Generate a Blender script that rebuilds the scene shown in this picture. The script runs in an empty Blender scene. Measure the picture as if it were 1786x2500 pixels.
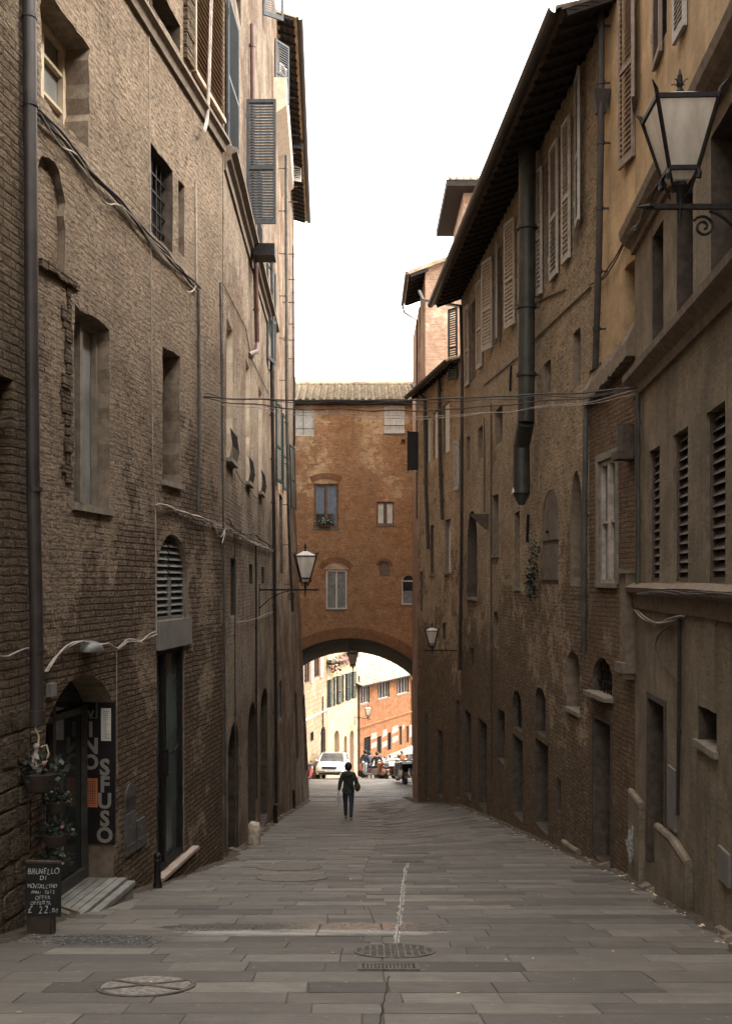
import bpy, bmesh, math, random
from mathutils import Vector, Matrix, noise
from mathutils.geometry import tessellate_polygon
R = math.radians
random.seed(7)
rnd = random.random
def ru(a, b): return a + (b - a) * rnd()
SC = bpy.context.scene
COL = SC.collection
# camera model of the photograph: 35 mm lens, level, shifted up
F, CX, HY, CH = 2430.0, 893.0, 1415.0, 1.5
def at(x, y, D): return Vector(((x - CX) / F * D, D, CH - (y - HY) / F * D))

# ------------------------------------------------------------------ ground profile
PROF = [(-30, 5.7), (0, 0), (46, -8.76), (49, -9.2), (57, -9.95), (62, -10.9), (70, -12.4), (80, -13.9), (100, -15.5), (400, -18)]
ROFF = [(-30, 0), (14, 0), (18, .08), (22, .21), (26, .33), (30, .43), (36, .5), (41, .42), (46, .28), (51, .12), (57, 0), (400, 0)]
def lerp_tab(t, x):
    if x <= t[0][0]: return t[0][1]
    for (a, b), (c, d) in zip(t, t[1:]):
        if x <= c: return b + (d - b) * (x - a) / (c - a)
    return t[-1][1]
def sstep(a, b, x):
    t = max(0, min(1, (x - a) / (b - a))); return t * t * (3 - 2 * t)
def gz(X, D): return lerp_tab(PROF, D) + lerp_tab(ROFF, D) * sstep(.2, 3.2, X)

# ------------------------------------------------------------------ mesh builder
class MB:
    def __init__(s): s.v = []; s.f = []; s.m = []
    def add(s, vs, fs, mi=0):
        n = len(s.v); s.v += [Vector(v) for v in vs]
        for f in fs: s.f.append([i + n for i in f]); s.m.append(mi)
        return n
    def box(s, x0, x1, y0, y1, z0, z1, mi=0):
        s.add([(x0, y0, z0), (x1, y0, z0), (x1, y1, z0), (x0, y1, z0), (x0, y0, z1), (x1, y0, z1), (x1, y1, z1), (x0, y1, z1)],
              [(0, 3, 2, 1), (4, 5, 6, 7), (0, 1, 5, 4), (1, 2, 6, 5), (2, 3, 7, 6), (3, 0, 4, 7)], mi); return s
    def hull8(s, bot, top, mi=0):
        s.add(list(bot) + list(top), [(0, 3, 2, 1), (4, 5, 6, 7), (0, 1, 5, 4), (1, 2, 6, 5), (2, 3, 7, 6), (3, 0, 4, 7)], mi); return s
    def bar(s, a, b, w, h=None, up=(0, 0, 1), mi=0):
        a = Vector(a); b = Vector(b); h = h or w; d = (b - a).normalized(); u = Vector(up)
        if abs(d.dot(u)) > .98: u = Vector((1, 0, 0))
        x = d.cross(u).normalized() * (w / 2); y = x.cross(d).normalized() * (h / 2)
        s.hull8([a - x - y, a + x - y, a + x + y, a - x + y], [b - x - y, b + x - y, b + x + y, b - x + y], mi); return s
    def tube(s, pts, r, n=8, cap=True, mi=0):
        pts = [Vector(p) for p in pts]; rs = r if isinstance(r, (list, tuple)) else [r] * len(pts)
        base = len(s.v); prev = None
        for i, p in enumerate(pts):
            d = (pts[min(i + 1, len(pts) - 1)] - pts[max(i - 1, 0)])
            if d.length < 1e-9: d = Vector((0, 0, 1))
            d.normalize()
            if prev is None:
                u = Vector((0, 0, 1)) if abs(d.z) < .9 else Vector((1, 0, 0))
                x = d.cross(u).normalized()
            else: x = (prev - d * prev.dot(d)).normalized()
            prev = x; y = d.cross(x)
            for k in range(n):
                a = 2 * math.pi * k / n; s.v.append(p + (x * math.cos(a) + y * math.sin(a)) * rs[i])
        for i in range(len(pts) - 1):
            for k in range(n):
                s.f.append([base + i * n + k, base + i * n + (k + 1) % n, base + (i + 1) * n + (k + 1) % n, base + (i + 1) * n + k]); s.m.append(mi)
        if cap:
            s.f.append([base + k for k in range(n)][::-1]); s.m.append(mi)
            e = base + (len(pts) - 1) * n; s.f.append([e + k for k in range(n)]); s.m.append(mi)
        return s
    def lathe(s, prof, n=16, c=(0, 0, 0), mi=0):
        base = len(s.v); c = Vector(c)
        for r, z in prof:
            for k in range(n):
                a = 2 * math.pi * k / n; s.v.append(c + Vector((r * math.cos(a), r * math.sin(a), z)))
        for i in range(len(prof) - 1):
            for k in range(n):
                s.f.append([base + i * n + k, base + i * n + (k + 1) % n, base + (i + 1) * n + (k + 1) % n, base + (i + 1) * n + k]); s.m.append(mi)
        s.f.append([base + k for k in range(n)][::-1]); s.m.append(mi)
        e = base + (len(prof) - 1) * n; s.f.append([e + k for k in range(n)]); s.m.append(mi)
        return s
    def ball(s, c, r, n=8, sc=(1, 1, 1), mi=0):
        pr = [(max(1e-4, r * math.sin(math.pi * i / n)), -r * math.cos(math.pi * i / n)) for i in range(n + 1)]
        k0 = len(s.v); s.lathe(pr, n + 2, (0, 0, 0), mi)
        for i in range(k0, len(s.v)):
            v = s.v[i]; s.v[i] = Vector((v.x * sc[0] + c[0], v.y * sc[1] + c[1], v.z * sc[2] + c[2]))
        return s
    def leaf(s, p, size, mi=0):
        d = Vector((ru(-1, 1), ru(-1, 1), ru(-.6, 1))).normalized(); e = d.cross(Vector((ru(-1, 1), ru(-1, 1), ru(-1, 1)))).normalized()
        p = Vector(p); a = size * ru(.6, 1.3); b = a * .4
        s.add([p, p + d * a * .5 + e * b, p + d * a, p + d * a * .5 - e * b], [(0, 1, 2, 3)], mi)
    def poly(s, pts, y0, y1, mi=0):
        """prism of the (x,z) outline between y0 and y1"""
        n = len(pts); b = s.add([(x, y0, z) for x, z in pts] + [(x, y1, z) for x, z in pts], [], mi)
        for i in range(n):
            j = (i + 1) % n; s.f.append([b + i, b + j, b + n + j, b + n + i]); s.m.append(mi)
        for t in tessellate_polygon([[Vector((x, z, 0)) for x, z in pts]]):
            s.f.append([b + t[0], b + t[1], b + t[2]]); s.m.append(mi); s.f.append([b + n + t[2], b + n + t[1], b + n + t[0]]); s.m.append(mi)
        return s
    def apply(s, mat, start=0):
        for i in range(start, len(s.v)): s.v[i] = mat @ s.v[i]
        return s
    def build(s, name, mats, parent=None, warp=None, smooth=False, loc=None, fixn=True, cuts=None):
        me = bpy.data.meshes.new(name); me.from_pydata([tuple(v) for v in s.v], [], s.f)
        if not isinstance(mats, (list, tuple)): mats = [mats]
        for m in mats: me.materials.append(m)
        for p, mi in zip(me.polygons, s.m): p.material_index = mi
        if fixn or cuts or warp:
            bm = bmesh.new(); bm.from_mesh(me)
            for z in (cuts or []):
                bmesh.ops.bisect_plane(bm, geom=bm.verts[:] + bm.edges[:] + bm.faces[:], plane_co=(0, 0, z), plane_no=(0, 0, 1))
            if warp:
                for v in bm.verts: v.co = warp(v.co)
            if fixn: bmesh.ops.recalc_face_normals(bm, faces=bm.faces)
            bm.to_mesh(me); bm.free()
        if smooth:
            for p in me.polygons: p.use_smooth = True
            try: me.set_sharp_from_angle(angle=R(35))
            except Exception: pass
        o = bpy.data.objects.new(name, me); COL.objects.link(o)
        if parent is not None: o.parent = parent
        if loc is not None: o.location = loc
        return o

def tag(o, label=None, cat=None, group=None, kind=None):
    if label: o['label'] = label
    if cat: o['category'] = cat
    if group: o['group'] = group
    if kind: o['kind'] = kind
    return o
def empty(name, loc=(0, 0, 0), rz=0, label=None, cat=None, group=None):
    o = bpy.data.objects.new(name, None); COL.objects.link(o); o.location = loc; o.rotation_euler = (0, 0, rz); o.empty_display_size = .2
    return tag(o, label, cat, group)
def copy_tree(o, parent=None):
    c = o.copy(); COL.objects.link(c); c.parent = parent
    for ch in o.children: copy_tree(ch, c)
    return c

# ------------------------------------------------------------------ materials
def new_mat(name):
    m = bpy.data.materials.new(name); m.use_nodes = True; nt = m.node_tree; nt.nodes.clear()
    out = nt.nodes.new('ShaderNodeOutputMaterial'); b = nt.nodes.new('ShaderNodeBsdfPrincipled')
    nt.links.new(b.outputs[0], out.inputs[0]); return m, nt, b
class NT:
    def __init__(s, nt): s.nt = nt
    def n(s, t, **kw):
        nd = s.nt.nodes.new('ShaderNode' + t)
        for k, v in kw.items():
            if k in ('operation', 'blend_type', 'data_type', 'attribute_name', 'feature', 'distance', 'offset', 'squash', 'noise_dimensions', 'color_space', 'interpolation_type', 'sky_type', 'invert'): setattr(nd, k, v)
        return nd
    def l(s, a, b): s.nt.links.new(a, b)
    def setin(s, nd, i, v):
        if hasattr(v, 'is_output') or isinstance(v, bpy.types.NodeSocket): s.l(v, nd.inputs[i])
        else: nd.inputs[i].default_value = v
    def math(s, op, a, b=0.0, clamp=False):
        nd = s.n('Math', operation=op); nd.use_clamp = clamp; s.setin(nd, 0, a); s.setin(nd, 1, b); return nd.outputs[0]
    def mix(s, f, a, b, mode='MIX'):
        nd = s.nt.nodes.new('ShaderNodeMix'); nd.data_type = 'RGBA'; nd.blend_type = mode
        s.setin(nd, 0, f); s.setin(nd, 6, a if not isinstance(a, tuple) else (*a, 1)[:4]); s.setin(nd, 7, b if not isinstance(b, tuple) else (*b, 1)[:4]); return nd.outputs[2]
    def noise(s, vec, scale, detail=4, rough=.6, dist=0):
        nd = s.nt.nodes.new('ShaderNodeTexNoise'); s.l(vec, nd.inputs['Vector']); nd.inputs['Scale'].default_value = scale
        nd.inputs['Detail'].default_value = detail; nd.inputs['Roughness'].default_value = rough; nd.inputs['Distortion'].default_value = dist; return nd.outputs['Fac']
    def ramp(s, f, a, b, lo=0.0, hi=1.0):
        nd = s.nt.nodes.new('ShaderNodeMapRange'); nd.interpolation_type = 'SMOOTHSTEP'; s.setin(nd, 0, f); nd.inputs[1].default_value = a; nd.inputs[2].default_value = b
        nd.inputs[3].default_value = lo; nd.inputs[4].default_value = hi; return nd.outputs[0]
    def mapv(s, vec, sc, loc=(0, 0, 0)):
        nd = s.nt.nodes.new('ShaderNodeMapping'); s.l(vec, nd.inputs[0]); nd.inputs['Scale'].default_value = sc; nd.inputs['Location'].default_value = loc; return nd.outputs[0]
    def obj(s): return s.nt.nodes.new('ShaderNodeTexCoord').outputs['Object']
    def bump(s, h, dist, strength=1.0):
        nd = s.nt.nodes.new('ShaderNodeBump'); s.l(h, nd.inputs['Height']); nd.inputs['Distance'].default_value = dist; nd.inputs['Strength'].default_value = strength; return nd.outputs[0]
MATS = {}
def simple(name, col, rough=.6, metal=0, var=.25, scale=6, bump=.0, spec=.3, coat=0):
    if name in MATS: return MATS[name]
    m, nt, b = new_mat(name); g = NT(nt); v = g.obj(); f = g.noise(v, scale, 6, .65)
    c = g.mix(g.ramp(f, .3, .7), tuple(x * (1 - var) for x in col), tuple(min(1, x * (1 + var)) for x in col)); g.l(c, b.inputs['Base Color'])
    b.inputs['Roughness'].default_value = rough; b.inputs['Metallic'].default_value = metal; b.inputs['Specular IOR Level'].default_value = spec
    if coat: b.inputs['Coat Weight'].default_value = coat
    if bump: g.l(g.bump(g.noise(v, scale * 5, 6, .7), bump), b.inputs['Normal'])
    MATS[name] = m; return m
def masonry(name, c1, c2, mortar, plaster, amt, bw=.28, rh=.072, ms=.011, bumpd=.014, streak=.35, seed=0, plrough=.004, blotch=.35, rubble=0, joint=.6, fleck=.55, pit=.5, fs=(8, 34), zfade=None, gain=.87):
    """brick courses with patches of worn render over them"""
    c1, c2, mortar, plaster = [tuple(x * gain for x in c) for c in (c1, c2, mortar, plaster)]
    m, nt, b = new_mat(name); g = NT(nt); o = g.obj()
    sx = nt.nodes.new('ShaderNodeSeparateXYZ'); g.l(o, sx.inputs[0])
    cb = nt.nodes.new('ShaderNodeCombineXYZ'); g.l(g.math('ADD', sx.outputs[0], sx.outputs[1]), cb.inputs[0]); g.l(sx.outputs[2], cb.inputs[1]); cb.inputs[2].default_value = seed
    v = cb.outputs[0]
    # wandering courses
    nz = nt.nodes.new('ShaderNodeTexNoise'); g.l(v, nz.inputs['Vector']); nz.inputs['Scale'].default_value = 2.2; nz.inputs['Detail'].default_value = 5; nz.inputs['Roughness'].default_value = .6
    sub = nt.nodes.new('ShaderNodeVectorMath'); sub.operation = 'SUBTRACT'; g.l(nz.outputs['Color'], sub.inputs[0]); sub.inputs[1].default_value = (.5, .5, .5)
    scl = nt.nodes.new('ShaderNodeVectorMath'); scl.operation = 'SCALE'; g.l(sub.outputs[0], scl.inputs[0]); scl.inputs['Scale'].default_value = .045 + rubble * .12
    ad = nt.nodes.new('ShaderNodeVectorMath'); ad.operation = 'ADD'; g.l(v, ad.inputs[0]); g.l(scl.outputs[0], ad.inputs[1]); vw = ad.outputs[0]
    br = nt.nodes.new('ShaderNodeTexBrick'); g.l(vw, br.inputs['Vector']); br.offset = .5; br.offset_frequency = 2; br.squash = .8; br.squash_frequency = 3
    br.inputs['Scale'].default_value = 1; br.inputs['Brick Width'].default_value = bw; br.inputs['Row Height'].default_value = rh; br.inputs['Mortar Size'].default_value = ms
    br.inputs['Mortar Smooth'].default_value = .6; br.inputs['Color1'].default_value = (*c1, 1); br.inputs['Color2'].default_value = (*c2, 1); br.inputs['Mortar'].default_value = (*mortar, 1); br.inputs['Bias'].default_value = -.1
    bf = br.outputs['Fac']
    big = g.noise(v, .55, 8, .62); mid = g.noise(v, 3.3, 8, .7); fine = g.noise(v, 38, 6, .75)
    hs = g.noise(g.mapv(v, (2.2, 9, 1)), 1.6, 7, .75)        # worn, horizontally smeared faces
    brick = g.mix(g.ramp(mid, .25, .75), br.outputs['Color'], tuple(x * .55 for x in c2))
    brick = g.mix(g.ramp(hs, .55, .75, 0, .55), brick, tuple(min(1, x * 1.25) for x in mortar))
    pl = g.mix(g.ramp(g.noise(v, 1.7, 9, .7), .3, .7), tuple(x * .72 for x in plaster), tuple(min(1, x * 1.2) for x in plaster))
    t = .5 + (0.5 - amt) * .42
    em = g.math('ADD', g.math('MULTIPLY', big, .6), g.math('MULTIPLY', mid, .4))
    if zfade: em = g.math('ADD', em, g.ramp(sx.outputs[2], zfade[0], zfade[1], -zfade[2], zfade[2]))  # more pale render higher up, also standing in for brighter light there
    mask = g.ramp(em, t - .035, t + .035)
    if amt >= .99: mask = g.ramp(em, 0, .0001)
    col = g.mix(mask, brick, pl)
    st = g.noise(g.mapv(v, (5.5, .35, 1), (3, 1, 0)), 1, 6, .65)
    col = g.mix(g.ramp(st, .48, .78, 0, streak), col, tuple(x * .28 for x in plaster))
    bl = g.noise(v, .9, 10, .72); col = g.mix(g.ramp(bl, .42, .66, 0, blotch), col, tuple(x * .45 for x in plaster))
    col = g.mix(g.ramp(fine, .3, .75, 0, .35), col, tuple(x * .4 for x in c1))
    hz = g.ramp(g.noise(v, 55, 3, .6), .66, .74, 0, .55); col = g.mix(hz, col, tuple(x * .25 for x in plaster))
    pn = g.noise(g.mapv(vw, (1, 1.5, 1), (2, 5, 0)), 8.5, 6, .7); col = g.mix(g.ramp(pn, .52, .66, 0, pit), col, tuple(x * .3 for x in plaster)); col = g.mix(g.ramp(pn, .3, .44, pit * .5, 0), col, tuple(min(1, x * 1.45) for x in plaster))
    p2 = g.noise(g.mapv(vw, (1, 1.6, 1), (8, 1, 0)), 19, 4, .65); col = g.mix(g.ramp(p2, .53, .63, 0, pit * .9), col, tuple(x * .28 for x in plaster)); col = g.mix(g.ramp(p2, .34, .44, pit * .5, 0), col, tuple(min(1, x * 1.6) for x in plaster))
    # dirt and recess shade painted into the joints, short horizontal flecks and pits
    jn = g.math('MULTIPLY', bf, g.math('SUBTRACT', joint, g.math('MULTIPLY', mask, joint * .72))); col = g.mix(jn, col, tuple(x * .28 for x in c2))
    fl = g.ramp(g.noise(g.mapv(vw, (*fs, 1)), 1.0, 6, .75), .53, .64); col = g.mix(g.math('MULTIPLY', fl, fleck), col, tuple(x * .25 for x in plaster))
    lt = g.ramp(g.noise(g.mapv(vw, (10, 36, 1), (4, 7, 0)), 1.0, 5, .7), .56, .7); col = g.mix(g.math('MULTIPLY', lt, fleck * .6), col, tuple(min(1, x * 1.7) for x in plaster))
    g.l(col, b.inputs['Base Color']); b.inputs['Roughness'].default_value = .93; b.inputs['Specular IOR Level'].default_value = .12
    inv = g.math('SUBTRACT', 1.0, bf)
    hb = g.math('MULTIPLY', inv, g.math('SUBTRACT', 1.0, g.math('MULTIPLY', mask, .86)))
    h = g.math('ADD', hb, g.math('MULTIPLY', mask, .5)); h = g.math('SUBTRACT', h, g.math('MULTIPLY', fl, .6)); h = g.math('SUBTRACT', h, g.math('MULTIPLY', pn, 2.2 * pit)); h = g.math('SUBTRACT', h, g.math('MULTIPLY', p2, 1.4 * pit))
    h = g.math('ADD', h, g.math('MULTIPLY', mid, 1.3)); h = g.math('ADD', h, g.math('MULTIPLY', hs, 1.0)); h = g.math('ADD', h, g.math('MULTIPLY', fine, .35)); h = g.math('SUBTRACT', h, g.math('MULTIPLY', hz, .8))
    g.l(g.bump(h, bumpd), b.inputs['Normal']); MATS[name] = m; return m
def stonework(name, c, seed=0, scale=2.2, bumpd=.05):
    m, nt, b = new_mat(name); g = NT(nt); o = g.obj()
    sx = nt.nodes.new('ShaderNodeSeparateXYZ'); g.l(o, sx.inputs[0]); cb = nt.nodes.new('ShaderNodeCombineXYZ')
    g.l(g.math('ADD', sx.outputs[0], sx.outputs[1]), cb.inputs[0]); g.l(g.math('MULTIPLY', sx.outputs[2], 1.9), cb.inputs[1]); cb.inputs[2].default_value = seed; v = cb.outputs[0]
    nz = nt.nodes.new('ShaderNodeTexNoise'); g.l(v, nz.inputs['Vector']); nz.inputs['Scale'].default_value = 2.5; nz.inputs['Detail'].default_value = 4
    sub = nt.nodes.new('ShaderNodeVectorMath'); sub.operation = 'SCALE'; g.l(nz.outputs['Color'], sub.inputs[0]); sub.inputs['Scale'].default_value = .16
    ad = nt.nodes.new('ShaderNodeVectorMath'); ad.operation = 'ADD'; g.l(v, ad.inputs[0]); g.l(sub.outputs[0], ad.inputs[1]); vw = ad.outputs[0]
    vo = nt.nodes.new('ShaderNodeTexVoronoi'); vo.feature = 'DISTANCE_TO_EDGE'; g.l(vw, vo.inputs['Vector']); vo.inputs['Scale'].default_value = scale; vo.inputs['Randomness'].default_value = .8
    vc = nt.nodes.new('ShaderNodeTexVoronoi'); g.l(vw, vc.inputs['Vector']); vc.inputs['Scale'].default_value = scale; vc.inputs['Randomness'].default_value = .8
    e = g.ramp(vo.outputs['Distance'], 0, .09); mid = g.noise(v, 4, 9, .72); fine = g.noise(v, 30, 6, .75)
    s2 = nt.nodes.new('ShaderNodeSeparateColor'); g.l(vc.outputs['Color'], s2.inputs[0])
    col = g.mix(s2.outputs[0], tuple(x * .7 for x in c), tuple(x * 1.15 for x in c)); col = g.mix(g.ramp(mid, .35, .7, 0, .6), col, tuple(x * .45 for x in c))
    col = g.mix(e, tuple(x * .45 for x in c), col); col = g.mix(g.ramp(fine, .45, .75, 0, .5), col, tuple(x * .3 for x in c))
    g.l(col, b.inputs['Base Color']); b.inputs['Roughness'].default_value = .95; b.inputs['Specular IOR Level'].default_value = .1
    h = g.math('ADD', g.math('MULTIPLY', e, 1.0), g.math('ADD', g.math('MULTIPLY', mid, .9), g.math('MULTIPLY', fine, .25)))
    g.l(g.bump(h, bumpd), b.inputs['Normal']); MATS[name] = m; return m
def glassy(name, col, rough=.08, spec=.6):
    m, nt, b = new_mat(name); g = NT(nt); f = g.noise(g.obj(), 1.3, 3, .5)
    g.l(g.mix(g.ramp(f, .3, .7), tuple(x * .6 for x in col), tuple(x * 1.3 for x in col)), b.inputs['Base Color']); b.inputs['Roughness'].default_value = rough; b.inputs['Specular IOR Level'].default_value = spec
    MATS[name] = m; return m
# ------------------------------------------------------------------ material set
M = {}
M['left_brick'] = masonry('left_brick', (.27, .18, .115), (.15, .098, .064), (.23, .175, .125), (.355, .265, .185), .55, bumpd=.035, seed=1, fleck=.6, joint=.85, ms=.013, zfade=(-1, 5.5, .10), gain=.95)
M['left_low'] = M['left_brick']
M['left_plaster'] = masonry('left_plaster', (.33, .22, .15), (.26, .16, .105), (.36, .28, .21), (.40, .31, .225), .55, seed=5, bumpd=.03, pit=.6, fs=(5, 18))
M['left_far'] = masonry('left_far', (.34, .20, .12), (.26, .145, .08), (.35, .27, .19), (.42, .32, .23), .5, seed=9, bumpd=.03, pit=.6, fs=(3, 12))
M['rough_stone'] = stonework('rough_stone', (.30, .235, .165), 3, 2.3, .06)
M['old_brick'] = masonry('old_brick', (.27, .19, .12), (.2, .13, .08), (.24, .2, .14), (.29, .23, .16), .25, bw=.3, rh=.085, ms=.016, bumpd=.045, seed=12, rubble=.25)
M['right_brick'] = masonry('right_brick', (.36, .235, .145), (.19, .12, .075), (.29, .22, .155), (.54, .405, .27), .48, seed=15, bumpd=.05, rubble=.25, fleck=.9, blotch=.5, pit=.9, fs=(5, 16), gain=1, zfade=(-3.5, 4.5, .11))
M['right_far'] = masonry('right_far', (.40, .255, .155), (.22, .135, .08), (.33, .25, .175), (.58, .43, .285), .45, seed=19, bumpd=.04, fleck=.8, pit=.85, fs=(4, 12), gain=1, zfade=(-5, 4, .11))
M['grey_render'] = masonry('grey_render', (.24, .18, .13), (.2, .14, .1), (.25, .2, .15), (.32, .26, .185), .99, seed=23, bumpd=.008, streak=.75, blotch=.7, fleck=.3, joint=.12, pit=.28)
M['ochre_render'] = masonry('ochre_render', (.4, .27, .15), (.35, .22, .12), (.35, .28, .2), (.50, .35, .20), .99, seed=27, bumpd=.005, streak=.55, blotch=.4, fleck=.12, joint=.05, pit=.06, gain=.95)
M['strip_brick'] = masonry('strip_brick', (.38, .24, .15), (.29, .165, .10), (.34, .28, .2), (.38, .30, .2), .3, seed=31, bumpd=.04, rubble=.2)
M['arch_brick'] = masonry('arch_brick', (.60, .30, .14), (.46, .20, .088), (.66, .48, .32), (.64, .43, .25), .32, bw=.26, rh=.062, ms=.010, seed=35, bumpd=.012, streak=.15, blotch=.3, fleck=.65, joint=.12, pit=.55, fs=(2.6, 13), zfade=(-2, 9, .05), gain=1)
M['pink_brick'] = masonry('pink_brick', (.62, .40, .28), (.54, .31, .21), (.62, .5, .38), (.62, .47, .34), .35, bw=.26, rh=.062, seed=39, streak=.1, blotch=.1, joint=.1, fleck=.35, fs=(2.5, 13), pit=.2, gain=1)
M['beige_block'] = masonry('beige_block', (.42, .32, .21), (.38, .28, .18), (.34, .26, .17), (.43, .33, .21), .4, bw=.7, rh=.3, ms=.012, seed=43, streak=.1, blotch=.12, pit=.15, gain=1, fleck=.2, joint=.4)
M['cream_render'] = masonry('cream_render', (.46, .36, .22), (.46, .36, .22), (.46, .36, .22), (.48, .37, .23), .99, seed=47, streak=.12, blotch=.06, bumpd=.003, fleck=.03, joint=0, pit=0, gain=1)
M['orange_brick'] = masonry('orange_brick', (.44, .19, .085), (.34, .13, .06), (.42, .26, .15), (.44, .22, .105), .25, bw=.26, rh=.065, seed=51, streak=.2, blotch=.3, joint=.1, pit=.25, gain=1, fs=(2, 10))
M['pale_stone'] = stonework('pale_stone', (.6, .5, .4), 7, 2.0, .03)
M['cream_reveal'] = simple('cream_reveal', (.50, .40, .30), .9, var=.12, bump=.004)
M['reveal_brown'] = simple('reveal_brown', (.17, .13, .095), .95, var=.25, scale=9, bump=.006)
M['reveal_dark'] = simple('reveal_dark', (.075, .058, .045), .95, var=.3, scale=9, bump=.006)  # darker reveal colour carries the shade of deep and low openings
M['stone_sill'] = simple('stone_sill', (.19, .16, .125), .85, var=.25, scale=7, bump=.004)
M['pink_marble'] = simple('pink_marble', (.36, .28, .23), .55, var=.2, scale=9, bump=.001)
M['dark_inside'] = simple('dark_inside', (.018, .015, .013), .9)
M['dark_wood'] = simple('dark_wood', (.045, .032, .024), .7, var=.35, scale=5, bump=.002)
M['brown_wood'] = simple('brown_wood', (.16, .08, .04), .6, var=.25)
M['old_wood'] = simple('old_wood', (.13, .105, .085), .85, var=.3, scale=4, bump=.004)
M['pale_wood'] = simple('pale_wood', (.42, .34, .24), .6, var=.15)
M['shutter_blue'] = simple('shutter_blue', (.048, .052, .054), .6, var=.25, scale=12)
M['shutter_green'] = simple('shutter_green', (.018, .035, .032), .55, var=.3)
M['shutter_grey'] = simple('shutter_grey', (.34, .31, .275), .7, var=.18, scale=9)
M['shutter_brown'] = simple('shutter_brown', (.20, .15, .12), .7, var=.25)
M['shutter_white'] = simple('shutter_white', (.55, .53, .5), .6, var=.12)
M['white_frame'] = simple('white_frame', (.62, .60, .55), .5, var=.1)
M['white_board'] = simple('white_board', (.56, .53, .48), .7, var=.1)
M['iron'] = simple('iron', (.022, .02, .019), .55, .6, var=.4, scale=20, bump=.001)
M['rust'] = simple('rust', (.08, .04, .025), .8, .2, var=.4, scale=12)
M['pipe_dark'] = simple('pipe_dark', (.030, .023, .020), .5, .0, var=.35, scale=4, bump=.0008, spec=.35)
M['pipe_brown'] = simple('pipe_brown', (.12, .07, .055), .5, .2, var=.25, scale=5)
M['pipe_grey'] = simple('pipe_grey', (.10, .095, .085), .5, .5, var=.3, scale=4)
M['duct'] = simple('duct', (.042, .041, .034), .5, .2, var=.35, scale=2.5, bump=.001)
M['steel_plate'] = simple('steel_plate', (.12, .115, .11), .5, .5, var=.25, scale=4)
M['lintel_grey'] = simple('lintel_grey', (.17, .155, .14), .7, var=.15, scale=3, bump=.001)
M['louver_grey'] = simple('louver_grey', (.17, .17, .155), .55, .2, var=.15)
M['cable_pale'] = simple('cable_pale', (.34, .29, .25), .6, var=.3)
M['cable_dark'] = simple('cable_dark', (.05, .042, .038), .6, var=.3)
M['tile'] = simple('tile', (.40, .30, .20), .85, var=.4, scale=2.2, bump=.006)
M['tile_warm'] = simple('tile_warm', (.40, .31, .23), .85, var=.5, scale=3.5, bump=.03)
M['rafter'] = simple('rafter', (.022, .016, .013), .85, var=.3)
M['pane_dark'] = glassy('pane_dark', (.03, .03, .03))
M['pane_grey'] = glassy('pane_grey', (.24, .24, .225), .15)
M['pane_green'] = glassy('pane_green', (.07, .085, .078), .12, .5)
M['curtain'] = simple('curtain', (.58, .55, .49), .9, var=.15)
M['curtain_blue'] = simple('curtain_blue', (.17, .20, .24), .9, var=.15)
M['leafgreen'] = simple('leafgreen', (.05, .075, .035), .6, var=.4)
M['leafdark'] = simple('leafdark', (.035, .04, .03), .5, var=.4)
M['flower_red'] = simple('flower_red', (.5, .08, .05), .6); M['flower_pink'] = simple('flower_pink', (.65, .3, .28), .6)

def _milk():
    m = bpy.data.materials.new('milk_glass'); m.use_nodes = True; nt = m.node_tree; nt.nodes.clear(); g = NT(nt)
    out = nt.nodes.new('ShaderNodeOutputMaterial'); f = g.noise(g.mapv(g.obj(), (3, 3, .8)), 2, 5, .6); c = g.mix(g.ramp(f, .3, .75), (.86, .81, .74), (.62, .55, .47))
    d = nt.nodes.new('ShaderNodeBsdfDiffuse'); t = nt.nodes.new('ShaderNodeBsdfTranslucent'); gl = nt.nodes.new('ShaderNodeBsdfGlossy'); gl.inputs['Roughness'].default_value = .25
    g.l(c, d.inputs[0]); g.l(c, t.inputs[0]); mx = nt.nodes.new('ShaderNodeMixShader'); mx.inputs[0].default_value = .6; g.l(d.outputs[0], mx.inputs[1]); g.l(t.outputs[0], mx.inputs[2])
    m2 = nt.nodes.new('ShaderNodeMixShader'); m2.inputs[0].default_value = .06; g.l(mx.outputs[0], m2.inputs[1]); g.l(gl.outputs[0], m2.inputs[2]); g.l(m2.outputs[0], out.inputs[0]); return m
M['milk_glass'] = _milk()

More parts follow.
